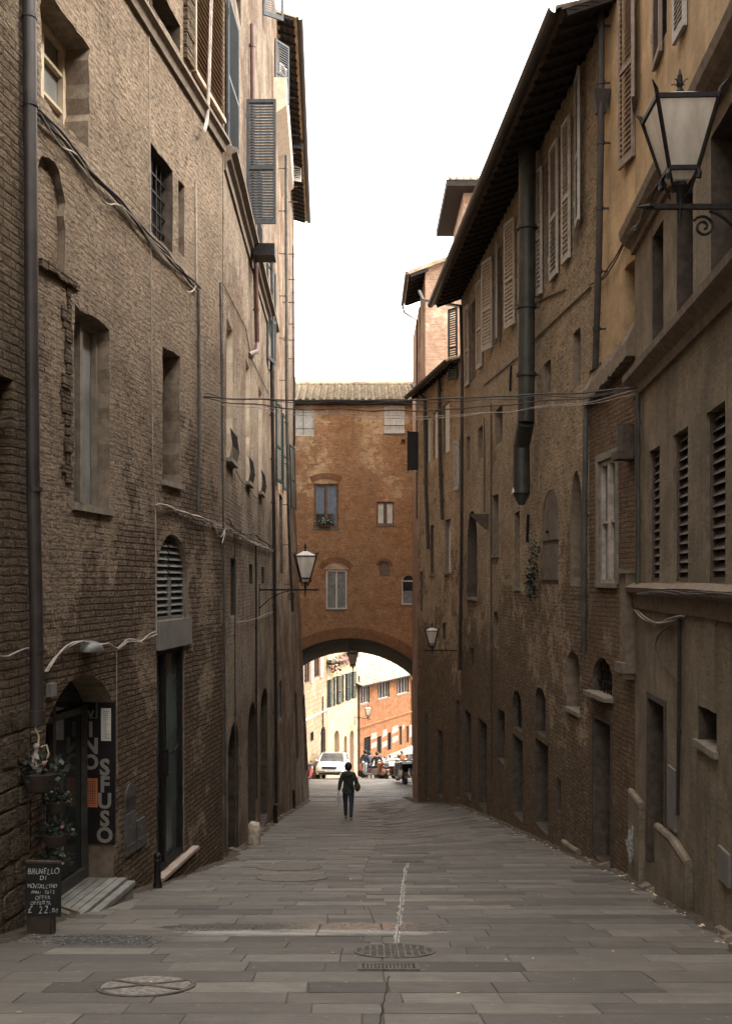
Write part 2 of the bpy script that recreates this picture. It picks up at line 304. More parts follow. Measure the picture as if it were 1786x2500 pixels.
# ------------------------------------------------------------------ facades
class Fac:
    """a wall standing on the plan line A->B (left to right as seen from the street); local x along it, y into the building, z = world height"""
    def __init__(s, name, A, B, zb, zt, mat, label=None, cat='house', group=None, reveal=None, T=5, warp=None, cuts=None, root=None, wallname='wall', top=None):
        s.A = Vector(A); s.B = Vector(B); s.d = (s.B - s.A); s.L = s.d.length; s.d.normalize(); s.n = Vector((-s.d.y, s.d.x))
        s.ang = math.atan2(s.d.y, s.d.x); s.zb, s.zt, s.mat, s.T = zb, zt, mat, T; s.reveal = reveal or mat; s.warp = warp; s.cuts = cuts; s.wallname = wallname; s.top = top
        s.zr = zb if root is None else root.zr
        if root is None:
            s.root = empty(name, (s.A.x, s.A.y, zb), s.ang, label, cat, group)
        else: s.root = root.root
        s.ops = []; s.us = 0
    def u(s, x, off=0):
        rx = (x - CX) / F; P = s.A + s.n * off
        return (rx * P.y - P.x) / (s.d.x - rx * s.d.y)
    def z(s, x, y, off=0):
        u = s.u(x, off); D = (s.A + s.n * off + s.d * u).y; return CH - (y - HY) / F * D
    def w(s, u, off, z):
        p = s.A + s.d * u + s.n * off; return Vector((p.x, p.y, z))
    def px(s, x, y, off=0): return s.w(s.u(x, off), off, s.z(x, y, off))
    def part(s, mb, name, mat, smooth=False, label=None, parent=None):
        o = mb.build(name, mat, parent or s.root, warp=s.warp, smooth=smooth, loc=(0, 0, 0) if parent else (0, 0, -s.zr))
        if label: o['label'] = label
        return o
    def op(s, xl, xr, top, bot, fill='dark', depth=.3, arch=0, jit=.012, **kw):
        o = dict(u0=s.u(xl), u1=s.u(xr), z1=s.z(*top), z0=s.z(*bot), fill=fill, depth=depth, arch=arch, jit=jit); o.update(kw); s.ops.append(o); return o
    def opm(s, u0, u1, z0, z1, fill='dark', depth=.3, arch=0, jit=.012, **kw):
        o = dict(u0=u0, u1=u1, z1=z1, z0=z0, fill=fill, depth=depth, arch=arch, jit=jit); o.update(kw); s.ops.append(o); return o
    @staticmethod
    def outline(o, grow=0, jit=0):
        u0, u1, z0, z1, a = o['u0'] - grow, o['u1'] + grow, o['z0'] - grow, o['z1'] + grow, o['arch']
        pts = []
        def seg(p, q):
            n = max(1, int((Vector(p) - Vector(q)).length / .14)) if jit else 1
            for i in range(n): pts.append((p[0] + (q[0] - p[0]) * i / n, p[1] + (q[1] - p[1]) * i / n))
        seg((u0, z0), (u1, z0))
        if a:
            zs = z1 - a; seg((u1, z0), (u1, zs)); n = 14; c = (u0 + u1) / 2; h = (u1 - u0) / 2
            for i in range(n + 1):
                t = math.pi * i / n
                if o.get('seg'):
                    r = (h * h + a * a) / (2 * a); th = math.asin(min(1, h / r)); t2 = th - 2 * th * i / n; pts.append((c + r * math.sin(t2), z1 - r + r * math.cos(t2)))
                else: pts.append((c + h * math.cos(t), zs + a * math.sin(t)))
            pts.pop(); seg((u0, zs), (u0, z0))
        else: seg((u1, z0), (u1, z1)); seg((u1, z1), (u0, z1)); seg((u0, z1), (u0, z0))
        if jit: pts = [(x + ru(-jit, jit), z + ru(-jit, jit)) for x, z in pts]
        return pts
    def build(s, closed=True, extra_holes=()):
        mb = MB(); zt = s.zt
        topl = s.top or [(s.L, zt), (s.us, zt)]
        outer = [(s.us, s.zb - 1.2), (s.L, s.zb - 1.2)] + topl
        loops = [[Vector((a, b, 0)) for a, b in outer]]
        for o in s.ops:
            o['loop'] = s.outline(o, 0, o['jit']); loops.append([Vector((a, b, 0)) for a, b in o['loop']])
        for h in extra_holes: loops.append([Vector((a, b, 0)) for a, b in h])
        flat = [p for l in loops for p in l]
        mb.add([(p.x, 0, p.y) for p in flat], [tuple(t) for t in tessellate_polygon(loops)], 0)
        for o in s.ops:
            lp = o['loop']; n = len(lp); dp = o['depth']
            b = mb.add([(x, 0, z) for x, z in lp] + [(x, dp, z) for x, z in lp], [(i, (i + 1) % n, n + (i + 1) % n, n + i) for i in range(n)], o.get('rm', 2 if o['fill'] in ('door', 'dark', 'grille') or o['z1'] < 0 else 1))
            if o['fill'] == 'blind':
                for t in tessellate_polygon([[Vector((x, z, 0)) for x, z in lp]]): mb.f.append([b + n + i for i in t]); mb.m.append(0)
        if closed:
            n = len(outer); b = mb.add([(x, 0, z) for x, z in outer] + [(x, s.T, z) for x, z in outer], [], 0)
            for i in range(n): j = (i + 1) % n; mb.f.append([b + i, b + j, b + n + j, b + n + i]); mb.m.append(0)
            for t in tessellate_polygon([[Vector((x, z, 0)) for x, z in outer]]): mb.f.append([b + n + i for i in t]); mb.m.append(0)
        wall = mb.build(s.wallname, [s.mat, s.reveal, M['reveal_dark']], s.root, warp=s.warp, loc=(0, 0, -s.zr), cuts=s.cuts)
        for o in s.ops: s.fill(o)
        return wall
    def fill(s, o):
        k = o['fill']; u0, u1, z0, z1, dp, a = o['u0'], o['u1'], o['z0'], o['z1'], o['depth'], o['arch']; w = u1 - u0; h = z1 - z0; lab = o.get('label')
        if o.get('sill'):
            sb = MB(); e = .06; sb.box(u0 - e, u1 + e, -o.get('sillp', .045), dp * .9, z0 - .055, z0 + .012)
        main = None
        if k == 'blind' or k == 'none': pass
        elif k == 'dark':
            m = MB(); m.poly(s.outline(o, .05), dp - .01, dp + .03); main = s.part(m, o.get('name', 'window'), o.get('mat', M['dark_inside']), label=lab)
        elif k == 'door':
            m = MB(); m.poly(s.outline(o, .04), dp - .02, dp + .03); n = o.get('boards', 2)
            for i in range(n):
                a0 = u0 + w * i / n + .04; a1 = u0 + w * (i + 1) / n - .03
                for f0, f1 in ((.05, .42), (.47, .95 if not a else .8)):
                    m.box(a0, a1, dp - .05, dp - .02, z0 + h * f0, z0 + h * f1)
            main = s.part(m, 'door', o.get('mat', M['dark_wood']), label=lab)
            hb = MB().ball((u0 + w * .45, dp - .08, z0 + 1.0), .03, 6); s.part(hb, 'handle', M['iron'], parent=main, smooth=True)
        elif k == 'glass':
            fm = MB(); fr = o.get('fr', .06); y0, y1 = dp - .07, dp - .005; nm = o.get('mull', 1); tr = o.get('trans', ()); zs = z1 - a
            ch = [y0, y1]
            fm.box(u0 - .03, u0 + fr, *ch, z0 - .02, zs); fm.box(u1 - fr, u1 + .03, *ch, z0 - .02, zs); fm.box(u0 + fr, u1 - fr, *ch, z0 - .02, z0 + fr)
            if a:
                c = (u0 + u1) / 2; hw = w / 2; n = 14
                for i in range(n):
                    t, t2 = math.pi * i / n, math.pi * (i + 1) / n
                    P = lambda r, tt: (c + (hw + r) * math.cos(tt), zs + (a + r) * math.sin(tt))
                    (xa, za), (xb, zb_), (xc, zc), (xd, zd) = P(.03, t), P(.03, t2), P(-fr, t2), P(-fr, t)
                    fm.hull8([(xa, y0, za), (xb, y0, zb_), (xb, y1, zb_), (xa, y1, za)], [(xd, y0, zd), (xc, y0, zc), (xc, y1, zc), (xd, y1, zd)])
                fm.box(u0 + fr, u1 - fr, *ch, zs - fr / 2, zs + fr / 2)
            else: fm.box(u0 + fr, u1 - fr, *ch, z1 - fr, z1 + .02)
            for i in range(nm):
                c = u0 + w * (i + 1) / (nm + 1); fm.box(c - fr * .6, c + fr * .6, y0 - .012, y1, z0 + fr, z1 - fr)
            for t in tr: zz = z0 + h * t; fm.box(u0 + fr, u1 - fr, y0 + .01, y1, zz - .018, zz + .018)
            main = s.part(fm, 'window', o.get('mat', M['white_frame']), label=lab)
            pm = MB().poly(s.outline(o, .04), dp + .0, dp + .02); s.part(pm, 'pane', o.get('pane', M['pane_dark']), parent=main)
            cu = o.get('curtain')
            if cu:
                for cx0, cx1, cz0, cz1 in cu:
                    cm = MB(); n = 12; ua, ub = u0 + w * cx0, u0 + w * cx1; vs = []; fs = []
                    for i in range(n + 1):
                        uu = ua + (ub - ua) * i / n; yy = dp - .012 - .008 * (i % 2)
                        vs += [(uu, yy, z0 + h * cz0), (uu, yy, z0 + h * cz1), (uu, dp - .003, z0 + h * cz0), (uu, dp - .003, z0 + h * cz1)]
                    for i in range(n): q = i * 4; fs += [(q, q + 4, q + 5, q + 1), (q + 2, q + 3, q + 7, q + 6)]
                    cm.add(vs, fs); s.part(cm, 'curtain', o.get('cmat', M['curtain']), parent=main)
        elif k == 'louver':
            fm = MB(); y0 = dp - .06; n = max(6, int(h / o.get('pitch', .09))); zs = z1 - a; cols = o.get('cols', 1)
            for c in range(cols):
                ua = u0 + w * c / cols; ub = u0 + w * (c + 1) / cols
                for i in range(n):
                    zz = z0 + h * (i + .5) / n; x0, x1 = ua + .04, ub - .04
                    if zz > zs and a:
                        hw = w / 2 * math.sqrt(max(0, 1 - ((zz - zs) / a) ** 2)); cc = (u0 + u1) / 2; x0 = max(x0, cc - hw); x1 = min(x1, cc + hw)
                        if x1 <= x0: continue
                    t = h / n * .85
                    fm.hull8([(x0, y0 - .02, zz - t / 2), (x1, y0 - .02, zz - t / 2), (x1, y0 - .008, zz - t / 2), (x0, y0 - .008, zz - t / 2)],
                             [(x0, y0 + .045, zz + t / 2), (x1, y0 + .045, zz + t / 2), (x1, y0 + .057, zz + t / 2), (x0, y0 + .057, zz + t / 2)])
                fm.box(ua - .01, ua + .04, y0 - .03, y0 + .05, z0, zs); fm.box(ub - .04, ub + .01, y0 - .03, y0 + .05, z0, zs)
            fm.box(u0, u1, y0 - .03, y0 + .05, z0 - .01, z0 + .05)
            main = s.part(fm, o.get('name', 'louver'), o.get('mat', M['louver_grey']), label=lab)
            pm = MB().poly(s.outline(o, .04), dp + .03, dp + .05); s.part(pm, 'backing', M['dark_inside'], parent=main)
        elif k == 'grille':
            m = MB().poly(s.outline(o, .05), dp - .01, dp + .03); main = s.part(m, 'window', M['dark_inside'], label=lab)
            g = MB(); nx = max(2, int(w / .15)); nz = max(3, int(h / .2)); gy = o.get('gy', .12)
            for i in range(1, nx): x = u0 + w * i / nx; g.bar((x, gy, z0), (x, gy, z1), .022)
            for i in range(1, nz): z = z0 + h * i / nz; g.bar((u0, gy, z), (u1, gy, z), .024)
            s.part(g, 'grille', M['iron'], parent=main)
        if o.get('sill'):
            if main: s.part(sb, 'sill', o.get('sillmat', M['stone_sill']), parent=main)
            else: s.part(sb, 'sill', o.get('sillmat', M['stone_sill']))
        if o.get('surround'):
            e = o['surround']; m = MB(); y = -.02
            m.box(u0 - e, u0 - .005, y, .03, z0, z1 + e); m.box(u1 + .005, u1 + e, y, .03, z0, z1 + e); m.box(u0 - .005, u1 + .005, y, .03, z1 + .005, z1 + e)
            s.part(m, 'surround', o.get('surmat', M['reveal_brown']), parent=main) if main else s.part(m, 'surround', o.get('surmat', M['reveal_brown']))
        o['obj'] = main
    def leaf(s, uh, z0, z1, w, side, ang, mat, off=-.03, label=None, slat=.055, midrail=True, tilt=0, lap=.33):
        """louvred shutter leaf hinged at uh, opening away by ang degrees from the wall"""
        h = z1 - z0; m = MB(); t = .02; st = .055
        m.box(0, st, -t, t, 0, h); m.box(w - st, w, -t, t, 0, h); m.box(st, w - st, -t, t, 0, .09); m.box(st, w - st, -t, t, h - .07, h)
        mids = [h * .45] if midrail else []
        for q in mids: m.box(st, w - st, -t, t, q - .035, q + .035)
        n = int((h - .16) / slat)
        for i in range(n):
            zz = .09 + (h - .16) * (i + .5) / n
            if any(abs(zz - q) < .05 for q in mids): continue
            dz = slat * lap
            m.hull8([(st, -.017, zz - dz - .005), (w - st, -.017, zz - dz - .005), (w - st, -.017, zz - dz + .005), (st, -.017, zz - dz + .005)],
                    [(st, .015, zz + dz - .005), (w - st, .015, zz + dz - .005), (w - st, .015, zz + dz + .005), (st, .015, zz + dz + .005)])
        # hinges
        m.tube([(0, -.02, h * .15), (0, -.02, h * .15 + .1)], .014, 6); m.tube([(0, -.02, h * .85), (0, -.02, h * .85 + .1)], .014, 6)
        if side < 0:
            for i, v in enumerate(m.v): m.v[i] = Vector((-v.x, v.y, v.z))
        a = R(-ang) if side > 0 else R(ang)
        m.apply(Matrix.Translation((uh, off, z0)) @ Matrix.Rotation(a, 4, 'Z') @ Matrix.Rotation(R(tilt), 4, 'X'))
        return s.part(m, 'shutter', mat, label=label)
    def cornice(s, prof, u0=None, u1=None, name='cornice', mat=None, wob=.006):
        """prof: outline (off, z) of the moulding, swept along the wall"""
        u0 = 0 if u0 is None else u0; u1 = s.L if u1 is None else u1; n = max(2, int((u1 - u0) / .5)); m = MB(); k = len(prof)
        for i in range(n + 1):
            u = u0 + (u1 - u0) * i / n; j = ru(-wob, wob)
            m.v += [Vector((u, -o + (j if o > .01 else 0), z + j)) for o, z in prof]
        for i in range(n):
            for q in range(k): r = (q + 1) % k; m.f.append([i * k + q, i * k + r, (i + 1) * k + r, (i + 1) * k + q]); m.m.append(0)
        m.f.append(list(range(k))); m.m.append(0); m.f.append([n * k + q for q in range(k)][::-1]); m.m.append(0)
        return s.part(m, name, mat or s.mat)
    def eave(s, u0, u1, z, over, rise, back, tile_step=.2, rafter=.45, mat=None, gut=True, name='roof'):
        """tiled roof that overhangs the street: tiles, boards, rafters and gutter"""
        sl = rise; zat = lambda y: z + (y + over) * sl
        m = MB(); m.hull8([(u0, -over, zat(-over)), (u1, -over, zat(-over)), (u1, back, zat(back)), (u0, back, zat(back))],
                          [(u0, -over, zat(-over) + .05), (u1, -over, zat(-over) + .05), (u1, back, zat(back) + .05), (u0, back, zat(back) + .05)])
        rf = s.part(m, name, mat or M['tile'])
        t = MB(); n = int((u1 - u0) / tile_step)
        for i in range(n):
            u = u0 + (i + .5) * (u1 - u0) / n; L = .42; rows = int(min(back + over, 3.2) / (L * .85))
            for r in range(rows):
                ya = -over - .06 + r * L * .85; yb = ya + L; j = ru(-.012, .012)
                ring = []
                for (yy, rr, lift) in ((ya, .085, .075), (yb, .07, .045)):
                    ring += [(u + j + rr * math.cos(math.pi * q / 4), yy, zat(yy) + lift - .02 + rr * math.sin(math.pi * q / 4)) for q in range(5)]
                t.add(ring, [(q, q + 1, q + 6, q + 5) for q in range(4)] + [(0, 4, 3, 2, 1)])
        s.part(t, 'roof_tiles', mat or M['tile'], parent=rf)
        rm = MB(); n = int((u1 - u0) / rafter)
        for i in range(n + 1):
            u = u0 + .05 + (u1 - u0 - .1) * i / n; rm.bar((u, -over + .08, zat(-over + .08) - .055), (u, .1, zat(.1) - .055), .08, .1)
        for i in range(int(over / .16)):
            y = -over + .1 + i * .16; rm.box(u0, u1, y, y + .145, zat(y) - .018, zat(y) - .002)
        s.part(rm, 'rafters', M['rafter'], parent=rf)
        if gut:
            gm = MB(); n = 7; P = []
            for uu in (u0 - .03, u1 + .03):
                P += [(uu, -over - .1 + .1 * math.cos(math.pi + math.pi * q / n), zat(-over) + .03 + .1 * math.sin(math.pi + math.pi * q / n)) for q in range(n + 1)]
                P += [(uu, -over - .1 + .09 * math.cos(math.pi + math.pi * q / n), zat(-over) + .03 + .09 * math.sin(math.pi + math.pi * q / n)) for q in range(n + 1)]
            N = n + 1; fs = []
            for q in range(n): fs += [(q, q + 1, 2 * N + q + 1, 2 * N + q), (N + q, 3 * N + q, 3 * N + q + 1, N + q + 1)]
            fs += [(0, 2 * N, 3 * N, N), (n, N + n, 3 * N + n, 2 * N + n)]
            gm.add(P, fs); s.part(gm, 'gutter', M['pipe_dark'], parent=rf)
        return rf
    def pipe(s, pts, r, mat, name='drainpipe', off=None, n=10, brackets=1.6, label=None, smooth=True):
        """pts: pixel points on the plane 'off' in front of the wall"""
        off = -(r + .05) if off is None else off
        P = [(s.u(x, off), off if o is None else o, s.z(x, y, off)) for x, y, o in [(p + (None,))[:3] for p in pts]]
        m = MB(); m.tube(P, r, n)
        tot = 0
        for a, b in zip(P, P[1:]):
            a = Vector(a); b = Vector(b); L = (b - a).length
            if brackets and L > brackets * .7:
                k = int(L / brackets)
                for i in range(k + 1):
                    c = a.lerp(b, (i + .3) / (k + 1)); d = (b - a).normalized(); m.tube([c - d * .03, c + d * .03], r * 1.22, n); m.bar(c, c + Vector((0, -off, 0)), .025)
        return s.part(m, name, mat, smooth=smooth, label=label)

# ------------------------------------------------------------------ helper for world-space wires
def wire(name, pts, r, mat, label, cat='cable', group=None, parent=None, strands=1, twist=0, n=6, wob=0):
    m = MB(); pts = [Vector(p) for p in pts]
    # resample with a smooth curve
    dense = []
    for i in range(len(pts) - 1):
        p0 = pts[max(0, i - 1)]; p1 = pts[i]; p2 = pts[i + 1]; p3 = pts[min(len(pts) - 1, i + 2)]; k = max(2, int((p2 - p1).length / .12)); k = min(k, 60)
        for j in range(k):
            t = j / k; dense.append(.5 * ((2 * p1) + (-p0 + p2) * t + (2 * p0 - 5 * p1 + 4 * p2 - p3) * t * t + (-p0 + 3 * p1 - 3 * p2 + p3) * t ** 3))
    dense.append(pts[-1])
    for sN in range(strands):
        ph = 2 * math.pi * sN / strands; q = []
        for i, p in enumerate(dense):
            a = ph + twist * i; e = (r * 1.5 if strands > 1 else 0)
            w = Vector((noise.noise(p * 2.3 + Vector((sN * 3.1, 0, 0))), noise.noise(p * 2.1 + Vector((0, sN * 5.3, 4))), noise.noise(p * 1.9 + Vector((7, sN, 9))))) * wob
            q.append(p + Vector((math.cos(a) * e, math.sin(a) * e * .4, math.sin(a) * e)) + w)
        m.tube(q, r, n)
    o = m.build(name, mat, parent, smooth=True)
    if label: tag(o, label, cat, group)
    return o
# ================================================================== LEFT SIDE
def l1(D): return (-3.27 + .1263 * (D - 8.89), D)
def l2(D): return (-2.334 - .028 * (D - 16.3), D)
def l3(D): return (-2.69 - .0413 * (D - 29), D)
# stone house nearest the camera
L0 = Fac('stone_house', l1(-22), l1(9.47), gz(-3, 9.5), 15, M['old_brick'], 'rough stone and brick house at the left edge, left of the dark drainpipe', 'house', T=4)
L0.op(-40, 30, (28, 925), (30, 1195), 'blind', .35)
L0.opm(L0.u(-120), L0.u(-60), .6, 2.2, 'blind', .3)
L0.build()
# big rough blocks of its lower wall
m = MB()
def rock(m, u0, u1, z0, z1, d):
    c = ((u0 + u1) / 2, (z0 + z1) / 2); nn = 16; ring = []
    for q in range(nn):
        a = 2 * math.pi * q / nn; e = ru(.93, 1.03); f = (abs(math.cos(a)) ** 7 + abs(math.sin(a)) ** 7) ** (-1 / 7)
        ring.append((c[0] + (u1 - u0) / 2 * f * math.cos(a) * e, c[1] + (z1 - z0) / 2 * f * math.sin(a) * e))
    b = m.add([(x, .02, z) for x, z in ring] + [(c[0] + (x - c[0]) * .92, -d * ru(.7, 1), c[1] + (z - c[1]) * .90) for x, z in ring] + [(c[0], -d * 1.05, c[1])], [])
    for q in range(nn): r = (q + 1) % nn; m.f.append([b + q, b + r, b + nn + r, b + nn + q]); m.f.append([b + nn + q, b + nn + r, b + 2 * nn]); m.m += [0, 0]
z = gz(-3.5, 9.4) - .3
while z < .2:
    hh = ru(.15, .33); u = L0.L - 4.6
    while u < L0.L - .06:
        ww = ru(.2, .52); rock(m, u, min(u + ww - .01, L0.L), z, z + hh - .01, ru(.004, .03)); u += ww
    z += hh
L0.part(m, 'stone_blocks', masonry('block_stone', (.15, .115, .08), (.13, .1, .07), (.12, .1, .07), (.20, .155, .11), .6, bw=3, rh=3, seed=81, bumpd=.05, pit=.9, joint=0), smooth=False)

# tall brown house with the wine shop
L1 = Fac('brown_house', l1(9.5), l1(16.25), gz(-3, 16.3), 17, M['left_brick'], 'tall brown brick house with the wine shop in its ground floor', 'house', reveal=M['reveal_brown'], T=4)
shop = L1.op(112, 277, (215, 1646), (277, 2146), 'none', .36, arch=.42, seg=1)
a2 = L1.op(383, 458, (428, 1306), (458, 1508), 'louver', .13, arch=.6, pitch=.085, cols=2, label='arched louvred fanlight above the tall glass door')
a2d = L1.op(383, 450, (383, 1588), (445, 2087), 'none', .09)
L1.op(182, 268, (266, 801), (275, 1249), 'glass', .21, mull=1, mat=M['stone_sill'], pane=M['pane_grey'], sill=True, sillp=.04, jit=.02)
L1.op(397, 439, (438, 872), (443, 1188), 'dark', .3, mat=M['reveal_dark'], rm=1, sill=True, sillp=.06, jit=.02, name='blocked_window')
L1.op(100, 218, (215, 108), (165, 308), 'glass', .34, mull=1, trans=(.35, .7), mat=M['pale_wood'], pane=M['pane_grey'], jit=.03)
L1.op(92, 158, (148, 412), (158, 676), 'blind', .08, arch=.3, jit=.025)
L1.op(368, 422, (421, 417), (421, 618), 'grille', .4)
L1.op(436, 450, (450, 455), (450, 628), 'blind', .22)
L1.op(372, 440, (372, -60), (440, 128), 'dark', .35)
L1.build()
# second louvred screen, red shutter and mouldings above the string course
z0c = 8.62
L1.cornice([(0, z0c - .14), (.05, z0c - .14), (.07, z0c - .04), (.13, z0c), (.13, z0c + .05), (0, z0c + .08)], mat=M['reveal_brown'])
u0, u1 = L1.u(470), L1.L - .02
m = MB()
n = 52
for i in range(n): zz = 9.0 + i * .09; m.hull8([(u0, -.06, zz), (u1, -.06, zz), (u1, -.045, zz), (u0, -.045, zz)], [(u0, -.015, zz + .075), (u1, -.015, zz + .075), (u1, 0, zz + .075), (u0, 0, zz + .075)])
m.box(u0 - .05, u0, -.07, 0, 8.95, 14); m.box(u0, u1, -.07, -.01, 8.93, 9.0)
L1.part(m, 'louvred_screen', simple('screen_tan', (.34, .25, .18), .75, var=.2), label='tall tan slatted screen above the string course')
m = MB(); ua, ub = L1.u(352, -.3), L1.u(440, -.3)
m.box(ua, ua + .06, -.03, .03, 0, 1.9); m.box(ub - .06, ub, -.03, .03, 0, 1.9); m.box(ua + .06, ub - .06, -.03, .03, 0, .08)
for i in range(24): zz = .1 + i * .075; m.hull8([(ua + .06, -.025, zz), (ub - .06, -.025, zz), (ub - .06, -.01, zz), (ua + .06, -.01, zz)], [(ua + .06, .02, zz + .05), (ub - .06, .02, zz + .05), (ub - .06, .03, zz + .05), (ua + .06, .03, zz + .05)])
m.apply(Matrix.Translation((0, -.36, 9.25)) @ Matrix.Rotation(R(-9), 4, 'X'))
L1.part(m, 'shutter', simple('shutter_red', (.14, .075, .065), .65), label='dark red slatted shutter propped outwards')
m = MB(); zz = 8.95
while zz < 13.9: m.box(L1.u(446) + .03, L1.u(466), -.05 - ru(0, .02), .01, zz, zz + .16); zz += .185
L1.part(m, 'brick_jamb', M['old_brick'])
# shop fittings, all set in the shop arch
so = shop; su0, su1, sz0, sz1, sd = so['u0'], so['u1'], so['z0'], so['z1'], so['depth']
m = MB().poly(Fac.outline(dict(so, z0=sz0 - .5), .05), 1.35, 1.4); L1.part(m, 'shop_interior', M['dark_inside'])
m = MB()
m.box(su0 - .02, su0 + .06, sd - .06, sd, sz0, sz1 - .42); m.box(su0 + .82, su0 + .9, sd - .06, sd, sz0, sz1 - .08); m.box(su1 - .07, su1 + .02, sd - .06, sd, sz0, sz1 - .42)
m.box(su0, su1, sd - .06, sd, sz1 - .5, sz1 - .43); m.box(su0 + .06, su1 - .07, sd - .05, sd, sz0, sz0 + .14)
dr = L1.part(m, 'shop_door', M['pipe_grey'], label='glazed shop door in a metal frame')
m = MB().poly(Fac.outline(so, .03), sd + .005, sd + .02); L1.part(m, 'pane', glassy('pane_shop', (.025, .028, .027), .06), parent=dr)
m = MB().tube([(su0 + .76, sd - .1, sz0 + .75), (su0 + .76, sd - .1, sz0 + 1.35)], .014, 8); m.bar((su0 + .76, sd - .1, sz0 + .8), (su0 + .76, sd - .03, sz0 + .8), .02); m.bar((su0 + .76, sd - .1, sz0 + 1.3), (su0 + .76, sd - .03, sz0 + 1.3), .02)
L1.part(m, 'door_handle', M['steel_plate'], parent=dr)
m = MB().box(su0 + .25, su0 + .55, sd - .02, sd - .005, sz0 + 1.65, sz0 + 2.05); L1.part(m, 'window_notice', M['cable_pale'], parent=dr)
# threshold of boards
m = MB()
for i in range(6): y = -.26 + i * .105; zz = sz0 + .015 - (.03 if i == 0 else 0); m.box(su0 - .02, su1 + (.02 if y < 0 else -.01), y, y + .092, zz - .05, zz)
m.box(su0, su1, -.24, .36, gz(-3, 12) - .3, sz0 - .075)
m.box(su0 - .02, su1 + .02, .37, sd + .1, sz0 - .3, sz0 + .02)
L1.part(m, 'threshold', simple('grey_boards', (.19, .18, .16), .6, var=.25, scale=5, bump=.002), label='weathered grey board threshold of the shop door')
# glass door under the louvre
u0, u1, z0, z1, dp = a2d['u0'], a2d['u1'], a2d['z0'], a2d['z1'], a2d['depth']
m = MB(); cm = u0 + (u1 - u0) * .34
for a, b in ((u0 - .02, u0 + .05), (cm - .04, cm + .04), (u1 - .05, u1 + .02)): m.box(a, b, dp - .07, dp, z0, z1 + .02)
m.box(u0, u1, dp - .07, dp, z0, z0 + .1); m.box(u0, u1, dp - .07, dp, z1 - .08, z1 + .02)
gd = L1.part(m, 'door', M['iron'], label='tall glazed door with dark frame under the grey lintel')
m = MB().box(u0 - .02, u1 + .02, dp + .005, dp + .03, z0, z1 + .02); L1.part(m, 'pane', M['pane_green'], parent=gd)
m = MB().box(cm - .05, cm + .06, dp - .1, dp - .06, z0 + 1.25, z0 + 1.62); m.tube([(cm + .0, dp - .12, z0 + 1.55), (cm - .0, dp - .2, z0 + 1.6), (cm + .16, dp - .2, z0 + 1.66)], .012, 6); L1.part(m, 'handle', M['iron'], parent=gd)
m = MB().box(u0 - .04, a2['u1'] + .06, -.05, .3, a2d['z1'] + .0, a2['z0'] - .0); L1.part(m, 'lintel', M['lintel_grey'], label='plain grey lintel between louvre and glass door')
m = MB().box(u0 - .03, L1.u(471), -.10, dp, z0 - .045, z0 - .002)
L1.part(m, 'step', M['pink_marble'], label='pale stone doorstep under the tall glass door')
m = MB().box(u0 - .02, L1.u(469), -.07, .25, z0 - 1.0, z0 - .046); L1.part(m, 'step_base', M['left_brick'])
# meter doors on the wall
for a, b, yt, yb, x in ((304, 327, 1990, 2092, 304), (331, 350, 2005, 2075, 331)):
    m = MB(); ua, ub = L1.u(a), L1.u(b); zt_, zb_ = L1.z(x, yt), L1.z(x, yb); m.box(ua, ub, -.025, .01, zb_, zt_)
    m.tube([(ua + (ub - ua) * .5, -.03, (zt_ + zb_) / 2 + .06), (ua + (ub - ua) * .5, -.024, (zt_ + zb_) / 2 + .06)], .035, 12)
    m.box(ua + .04, ub - .04, -.032, -.02, zb_ + .1, zb_ + .112)
    L1.part(m, 'meter_door', M['steel_plate'], label='small grey steel meter door')
m = MB().box(L1.u(304), L1.u(329), -.018, .01, L1.z(304, 1985), L1.z(304, 1955)); m.tube([((L1.u(304) + L1.u(329)) / 2, -.018, L1.z(304, 1955)), ((L1.u(304) + L1.u(329)) / 2, .01, L1.z(304, 1955))], (L1.u(329) - L1.u(304)) / 2, 16)
L1.part(m, 'wall_plate', M['steel_plate'], label='arched dark steel plate above the meter doors')
# half-dome light over the shop arch
m = MB(); pr = [(.17 * math.cos(t * math.pi / 16), .12 * math.sin(t * math.pi / 16)) for t in range(9)]
k0 = len(m.v); m.lathe([(r + .0005, zz) for r, zz in pr], 20)
c = L1.u(211); zc = L1.z(211, 1590)
for i in range(k0, len(m.v)): m.v[i].y = min(m.v[i].y, .05)
m.apply(Matrix.Translation((c, -.02, zc))); L1.part(m, 'wall_light', M['steel_plate'], smooth=True, label='half-dome metal light over the shop arch')
m = MB().box(L1.u(113), L1.u(128), -.05, .0, L1.z(120, 1700), L1.z(120, 1668)); L1.part(m, 'junction_box', M['lintel_grey'])
# rough ledge below the blind niche and the broken edge of the neighbouring brickwork
m = MB(); a, b = L1.u(92), L1.u(178)
for i in range(13):
    uu = a + (b - a) * i / 12; m.box(uu, uu + ru(.07, .13), -ru(.02, .06), .02, L1.z(158, 690) + ru(-.03, .03), L1.z(158, 690) + ru(.04, .08))
uu = L1.u(172)
zz = L1.z(172, 1180)
while zz < L1.z(172, 700):
    hh = ru(.06, .15); m.box(uu - ru(.08, .25), uu + ru(-.02, .04), -ru(.008, .03), .02, zz, zz + hh); zz += hh + ru(.0, .03)
L1.part(m, 'broken_brickwork', M['old_brick'])
# conduit at x=485 with its cables
L1.pipe([(485, 696), (487, 1000), (484, 1250)], .022, M['pipe_grey'], 'conduit', off=-.03)
L1.pipe([(478, 440), (480, 696)], .012, M['cable_pale'], 'conduit', off=-.02, brackets=0)
L1.pipe([(363, -30), (367, 430), (373, 1130), (379, 1232)], .006, M['cable_pale'], 'conduit', off=-.012, brackets=0)
L1.pipe([(285, 1583), (286, 1900)], .005, M['cable_pale'], 'conduit', off=-.01, brackets=0)

